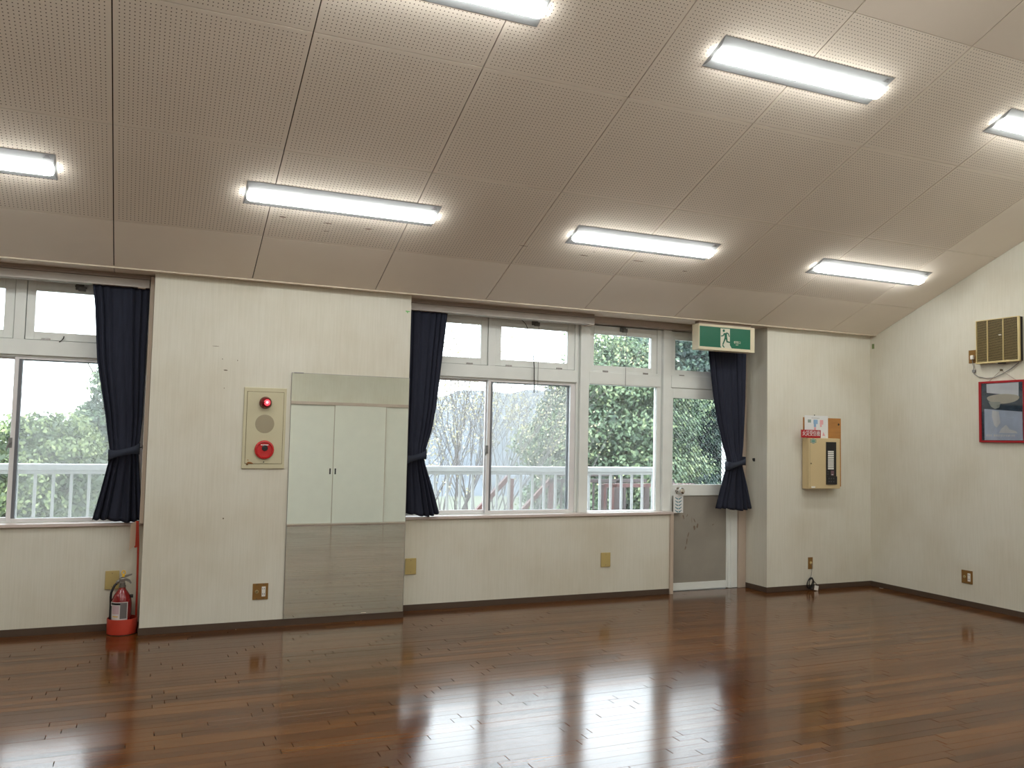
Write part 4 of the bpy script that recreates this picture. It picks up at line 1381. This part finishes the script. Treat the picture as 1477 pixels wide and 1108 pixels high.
# ------------------------------------------------------------------ outside: balcony
obj_b = struct('trim_8', MB().box(-8, 7.5, .50, 1.55, -.16, -.02), CONC, 'concrete floor slab of the balcony outside')
rl = thing('balcony_railing', (1.5, 1.40, -.02), 'white aluminium balcony railing outside the windows', 'railing')
obj('handrail', MB().cbox(-7.5, 4.33, 1.36, 1.44, 1.062, 1.116, .010), RAILW, rl)
obj('under_rail', MB().cbox(-7.5, 4.33, 1.375, 1.425, 1.034, 1.062, .003), RAILW, rl)
obj('bottom_rail', MB().cbox(-7.5, 4.33, 1.38, 1.42, .08, .11, .003), RAILW, rl)
i = 0
x = -1.649 - .1295 * 12
pm_ = None
while x < 4.26:
    if pm_ is None:
        b = obj('baluster', MB().cbox(x - .012, x + .012, 1.390, 1.410, .10, 1.036, .003), RAILW, rl)
        pm_ = (b, x)
    else:
        b = pm_[0].copy(); COL.objects.link(b); b.parent = rl; b.location = (x - pm_[1], 0, 0)
    x += .1300
for x in (-4.2, .25, 3.32, 4.300):
    obj('post', MB().cbox(x - .025, x + .025, 1.375, 1.425, -.03, 1.04, .004), RAILW, rl)

# steel stair outside
sr = thing('outdoor_staircase', (3.9, 3.2, -.1), 'red oxide steel outdoor staircase beyond the balcony', 'staircase')
obj('landing', MB().box(3.05, 6.2, 1.95, 4.6, -.10, -.04), RUSTBR, sr)


def bar(nm, p, q, w, h, m2):
    p, q = Vector(p), Vector(q)
    t = (q - p).normalized(); sd = Vector((0, 1, 0)) if abs(t.y) < .9 else Vector((1, 0, 0)); up = sd.cross(t).normalized()
    mb = MB()
    for e in (p, q):
        for (a, b) in ((-1, -1), (1, -1), (1, 1), (-1, 1)):
            mb.v.append(tuple(e + sd * (w / 2 * a) + up * (h / 2 * b)))
    mb.f = [(0, 1, 2, 3), (7, 6, 5, 4), (0, 4, 5, 1), (1, 5, 6, 2), (2, 6, 7, 3), (3, 7, 4, 0)]
    return obj(nm, mb, m2, sr)


bar('handrail', (1.60, 2.6, -.505), (3.03, 2.6, .945), .05, .05, RUSTRED)
bar('stringer', (1.60, 2.6, -1.40), (3.05, 2.6, -.05), .05, .20, RUSTBR)
bar('handrail', (2.55, 3.5, -.60), (4.02, 3.5, .862), .05, .05, RUSTRED)
bar('stringer', (2.55, 3.5, -1.45), (4.04, 3.5, -.05), .05, .20, RUSTBR)
for k in range(6):
    bar('tread', (2.85 - .24 * k, 2.62, -.20 - .22 * k), (2.85 - .24 * k + .001, 3.48, -.20 - .22 * k), .26, .03, RUSTBR)
for (x, y, zt, w, m2) in ((3.062, 2.6, .932, .062, RUSTRED), (4.026, 3.5, .866, .060, RUSTRED), (4.45, 2.6, .86, .044, RUSTBR), (4.410, 2.6, .86, .036, RUSTRED),
                          (4.272, 2.6, .86, .030, RUSTBR), (4.30, 2.6, .86, .026, RUSTRED), (4.900, 2.6, .86, .070, RUSTBR), (5.03, 3.5, .86, .08, RUSTBR), (5.13, 3.5, .82, .03, RUSTBR), (5.9, 3.5, .86, .05, RUSTBR)):
    obj('post', MB().cbox(x - w / 2, x + w / 2, y - .025, y + .025, -.06, zt, .003), m2, sr)
bar('top_rail', (4.52, 4.3, .895), (5.42, 4.3, .895), .05, .05, RUSTBR)
bar('top_rail', (3.99, 3.5, .852), (5.47, 3.5, .852), .05, .046, RUSTBR)
bar('top_rail', (4.29, 2.6, .845), (5.6, 2.6, .845), .05, .044, RUSTRED)
for (x, y) in ((2.72, 2.6), (3.22, 3.5), (3.62, 3.5), (4.18, 3.5), (4.50, 3.5), (4.66, 3.5), (4.86, 3.5), (3.42, 3.5)):
    zt = .85 if x > 4.0 else (.60 if y == 2.6 else .862 - (4.02 - x) * .99)
    obj('baluster', MB().cbox(x - .011, x + .011, y - .011, y + .011, -.06 if x > 3.05 else -.5, zt, .002), RUSTBR, sr)

# ------------------------------------------------------------------ outside: ground, hill, trees
gm = MB().box(-70, 120, 1.8, 160, -4.6, -4.5)
tag(obj('ground', gm, GROUND), 'grassy ground below the balcony', 'ground', kind='structure')


def leaves_obj(pos, nrm, size, tone, m, parent, nm='foliage'):
    """many small pointed leaf cards as one mesh"""
    n = len(pos)
    r = rng.normal(size=(n, 3))
    t = np.cross(nrm, r); t /= np.linalg.norm(t, axis=1)[:, None] + 1e-9
    b = np.cross(nrm, t)
    L = (size * rng.uniform(.7, 1.3, n))[:, None]
    v = np.empty((n, 4, 3))
    v[:, 0] = pos - t * L * .5
    v[:, 1] = pos + b * L * .27 + nrm * L * .06
    v[:, 2] = pos + t * L * .5
    v[:, 3] = pos - b * L * .27 + nrm * L * .06
    me = bpy.data.meshes.new(nm)
    me.vertices.add(n * 4); me.loops.add(n * 4); me.polygons.add(n)
    o0 = np.array(ORIG[parent.name])
    me.vertices.foreach_set('co', (v - o0).reshape(-1).astype(np.float32))
    me.loops.foreach_set('vertex_index', np.arange(n * 4, dtype=np.int32))
    me.polygons.foreach_set('loop_start', np.arange(0, n * 4, 4, dtype=np.int32))
    me.polygons.foreach_set('loop_total', np.full(n, 4, dtype=np.int32))
    at = me.attributes.new('tone', 'FLOAT', 'FACE')
    at.data.foreach_set('value', np.clip(tone, 0, 1).astype(np.float32))
    me.update(calc_edges=True)
    me.materials.append(m)
    o = bpy.data.objects.new(nm, me)
    COL.objects.link(o); o.parent = parent
    o['kind'] = 'stuff'
    return o


def crown(c, rad, nclump, nleaf, rc, lumps=1.0):
    c, rad = np.array(c), np.array(rad)
    d = rng.normal(size=(nclump, 3)); d /= np.linalg.norm(d, axis=1)[:, None]
    rr = rng.uniform(.45, 1.0, nclump) ** .6
    cc = c + d * rr[:, None] * rad * (1 - rc / max(rad))
    rcs = rc * rng.uniform(.6, 1.25, nclump)
    shade_c = rng.uniform(-.16, .16, nclump)
    k = rng.integers(0, nclump, nleaf)
    e = rng.normal(size=(nleaf, 3)); e /= np.linalg.norm(e, axis=1)[:, None]
    e[:, 2] = np.abs(e[:, 2]) * np.where(rng.random(nleaf) < .75, 1, -1)
    q = rng.uniform(.55, 1.08, nleaf)
    pos = cc[k] + e * (rcs[k] * q)[:, None] * np.array([1.1, 1.1, .8])
    nr = e + rng.normal(scale=.55, size=(nleaf, 3)); nr /= np.linalg.norm(nr, axis=1)[:, None]
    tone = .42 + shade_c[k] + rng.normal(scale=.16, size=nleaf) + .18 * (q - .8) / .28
    return pos, nr, tone


def tree(c, rad, base_z, nclump, nleaf, rc, size, m, label, name='leafy_tree', group='trees outside the windows', twist=0):
    t = thing(name, (c[0], c[1], base_z), label, 'tree', group)
    pos, nr, tone = crown(c, rad, nclump, nleaf, rc)
    # larger leaves deep inside close the crown, its shade painted as darker tones
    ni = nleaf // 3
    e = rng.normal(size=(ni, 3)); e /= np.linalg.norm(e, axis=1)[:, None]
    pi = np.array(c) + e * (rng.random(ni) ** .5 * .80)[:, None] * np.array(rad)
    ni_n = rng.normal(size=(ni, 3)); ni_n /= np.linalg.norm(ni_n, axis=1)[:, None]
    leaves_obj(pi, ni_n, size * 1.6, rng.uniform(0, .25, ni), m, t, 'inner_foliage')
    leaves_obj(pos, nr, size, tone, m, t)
    mb = MB()
    mb.tube([(c[0], c[1], base_z), (c[0] + .1, c[1], (base_z + c[2]) / 2), (c[0], c[1] + .1, c[2] + rad[2] * .4)], [.20, .15, .06], 8)
    obj('trunk', mb, BARK, t, smooth=True)
    bmh = MB()
    for k in range(9):
        a = 2 * PI * k / 9 + random.random()
        z0 = c[2] - rad[2] * .5 + rad[2] * .9 * random.random()
        p0 = Vector((c[0], c[1], z0))
        p1 = p0 + Vector((math.cos(a) * rad[0] * .7, math.sin(a) * rad[1] * .7, rad[2] * .45))
        bmh.tube([p0, (p0 + p1) / 2 + Vector((0, 0, -.1)), p1], [.05, .035, .012], 5)
    b = obj('limbs', bmh, BARK, t)
    b['kind'] = 'stuff'
    return t


GZ = -4.5
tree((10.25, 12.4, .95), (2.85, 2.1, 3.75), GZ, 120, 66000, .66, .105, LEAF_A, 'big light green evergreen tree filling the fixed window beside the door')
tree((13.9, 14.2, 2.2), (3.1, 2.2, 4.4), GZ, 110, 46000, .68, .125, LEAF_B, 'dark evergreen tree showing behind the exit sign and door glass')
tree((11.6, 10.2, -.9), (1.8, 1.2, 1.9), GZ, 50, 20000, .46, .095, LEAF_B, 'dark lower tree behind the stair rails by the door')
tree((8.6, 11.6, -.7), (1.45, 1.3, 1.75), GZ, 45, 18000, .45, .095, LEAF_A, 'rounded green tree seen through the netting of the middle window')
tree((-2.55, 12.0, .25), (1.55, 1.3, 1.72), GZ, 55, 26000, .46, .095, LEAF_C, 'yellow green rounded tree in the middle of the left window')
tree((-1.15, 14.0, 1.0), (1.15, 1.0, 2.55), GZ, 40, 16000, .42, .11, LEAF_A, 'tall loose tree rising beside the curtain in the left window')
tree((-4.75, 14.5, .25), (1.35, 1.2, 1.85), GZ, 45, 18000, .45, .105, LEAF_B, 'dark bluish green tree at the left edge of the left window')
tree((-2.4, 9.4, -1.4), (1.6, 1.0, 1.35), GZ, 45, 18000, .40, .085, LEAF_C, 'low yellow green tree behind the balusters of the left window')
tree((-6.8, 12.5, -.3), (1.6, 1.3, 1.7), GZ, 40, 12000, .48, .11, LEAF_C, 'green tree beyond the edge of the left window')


def bare_tree(base, seed, height, label, spread, m, nleaf, lean=(0, 0)):
    r = random.Random(seed)
    t = thing('bare_tree', base, label, 'tree', 'bare trees outside the middle window')
    trunk, twigs = MB(), MB()
    tips = []

    def grow(p, d, L, rad, depth):
        n = 4
        pts, rs = [Vector(p)], [rad]
        dd = Vector(d)
        for i in range(n):
            dd = (dd + Vector((r.uniform(-1, 1), r.uniform(-1, 1), r.uniform(-.2, .5))) * .09).normalized()
            pts.append(pts[-1] + dd * L / n); rs.append(rad * (1 - .35 * (i + 1) / n))
        (trunk if depth < 2 else twigs).tube(pts, rs, 7 if depth < 2 else (5 if depth < 4 else 3), caps=False)
        if depth >= 5 or rad < .0035:
            tips.extend(pts[1:]); return
        if depth >= 4: tips.extend(pts[2:])
        for k in range(4 if depth < 2 else (3 if depth < 4 else 2)):
            j = r.choice((2, 3, 4)) if k else 4
            a = r.uniform(0, 2 * PI)
            sp = spread * r.uniform(.5, 1.15)
            side = Vector((math.cos(a), math.sin(a) * .7, 0))
            nd = (dd + side * sp + Vector((0, 0, .22))).normalized()
            grow(pts[j], nd, L * r.uniform(.66, .88), max(.0036, rs[j] * r.uniform(.55, .80)), depth + 1)
    grow(base, Vector((lean[0], lean[1], 1)).normalized(), height * .30, .085, 0)
    obj('trunk', trunk, BARK, t, smooth=True, recalc=False)
    tw = obj('twigs', twigs, BARK_L, t, recalc=False); tw['kind'] = 'stuff'
    if nleaf:
        tp = np.array([tuple(x) for x in tips])
        k = rng.integers(0, len(tp), nleaf)
        pos = tp[k] + rng.normal(scale=.07, size=(nleaf, 3))
        nr = rng.normal(size=(nleaf, 3)); nr /= np.linalg.norm(nr, axis=1)[:, None]
        leaves_obj(pos, nr, .05, rng.uniform(0, 1, nleaf), LEAF_D, t, 'buds')
    return t


bare_tree((4.62, 8.2, GZ), 11, 8.7, 'bare forked tree in the left pane of the middle window', .62, BARK, 2200)
bare_tree((4.85, 9.4, GZ), 23, 8.6, 'bare tree with spreading twigs behind the netting of the middle window', .52, BARK, 2200)
bare_tree((4.2, 10.6, GZ), 5, 8.9, 'budding bare tree farther back beside the mirror curtain', .60, BARK, 3000)

# undergrowth below the balcony and a far wooded hill
un = thing('undergrowth', (4, 11, GZ), 'pale spring bushes below the bare trees', 'bushes', kind='stuff')
P, Nn, Tt = [], [], []
for (c, rad, n) in (((5.0, 10.5, -1.75), (2.2, 1.2, 1.5), 9000), ((6.9, 11.5, -1.6), (1.5, 1.2, 1.5), 6000), ((2.8, 11.0, -2.6), (2.0, 1.2, 1.5), 5000), ((-1.0, 11.2, -2.2), (2.5, 1.2, 1.6), 7000), ((-4.5, 11.2, -2.2), (2.5, 1.2, 1.6), 6000), ((10.5, 9.2, -3.0), (3.2, 1.2, 1.4), 8000)):
    a, b, c_ = crown(c, rad, 40, n, .42)
    P.append(a); Nn.append(b); Tt.append(c_)
lo = leaves_obj(np.concatenate(P), np.concatenate(Nn), .095, np.concatenate(Tt), LEAF_C, un, 'foliage')

hill = MB()
nx, ny = 60, 16
for j in range(ny + 1):
    for i in range(nx + 1):
        x = -110 + 300 * i / nx
        yy = 70 + 90 * j / ny
        ridge = -6 + 15 / (1 + math.exp(-(x - 22) / 5)) + 1.2 * math.sin(x * .09 + .6) + .6 * math.sin(x * .23 + 1.4)
        z = -5 + (ridge + 5) * math.sin(PI * .5 * min(1, j / 9)) + rng.normal(scale=.5)
        hill.v.append((x, yy, z))
for j in range(ny):
    for i in range(nx):
        n = j * (nx + 1) + i
        hill.f.append((n, n + 1, n + nx + 2, n + nx + 1))
HM = mat('haze_tinted_hill', (76, 82, 88), .95, var=.16, scale=.5)  # distance haze mixed into the base colour as blue grey
tag(obj('hill', hill, HM, smooth=True), 'pale wooded hill far beyond the trees', 'hill', kind='structure')
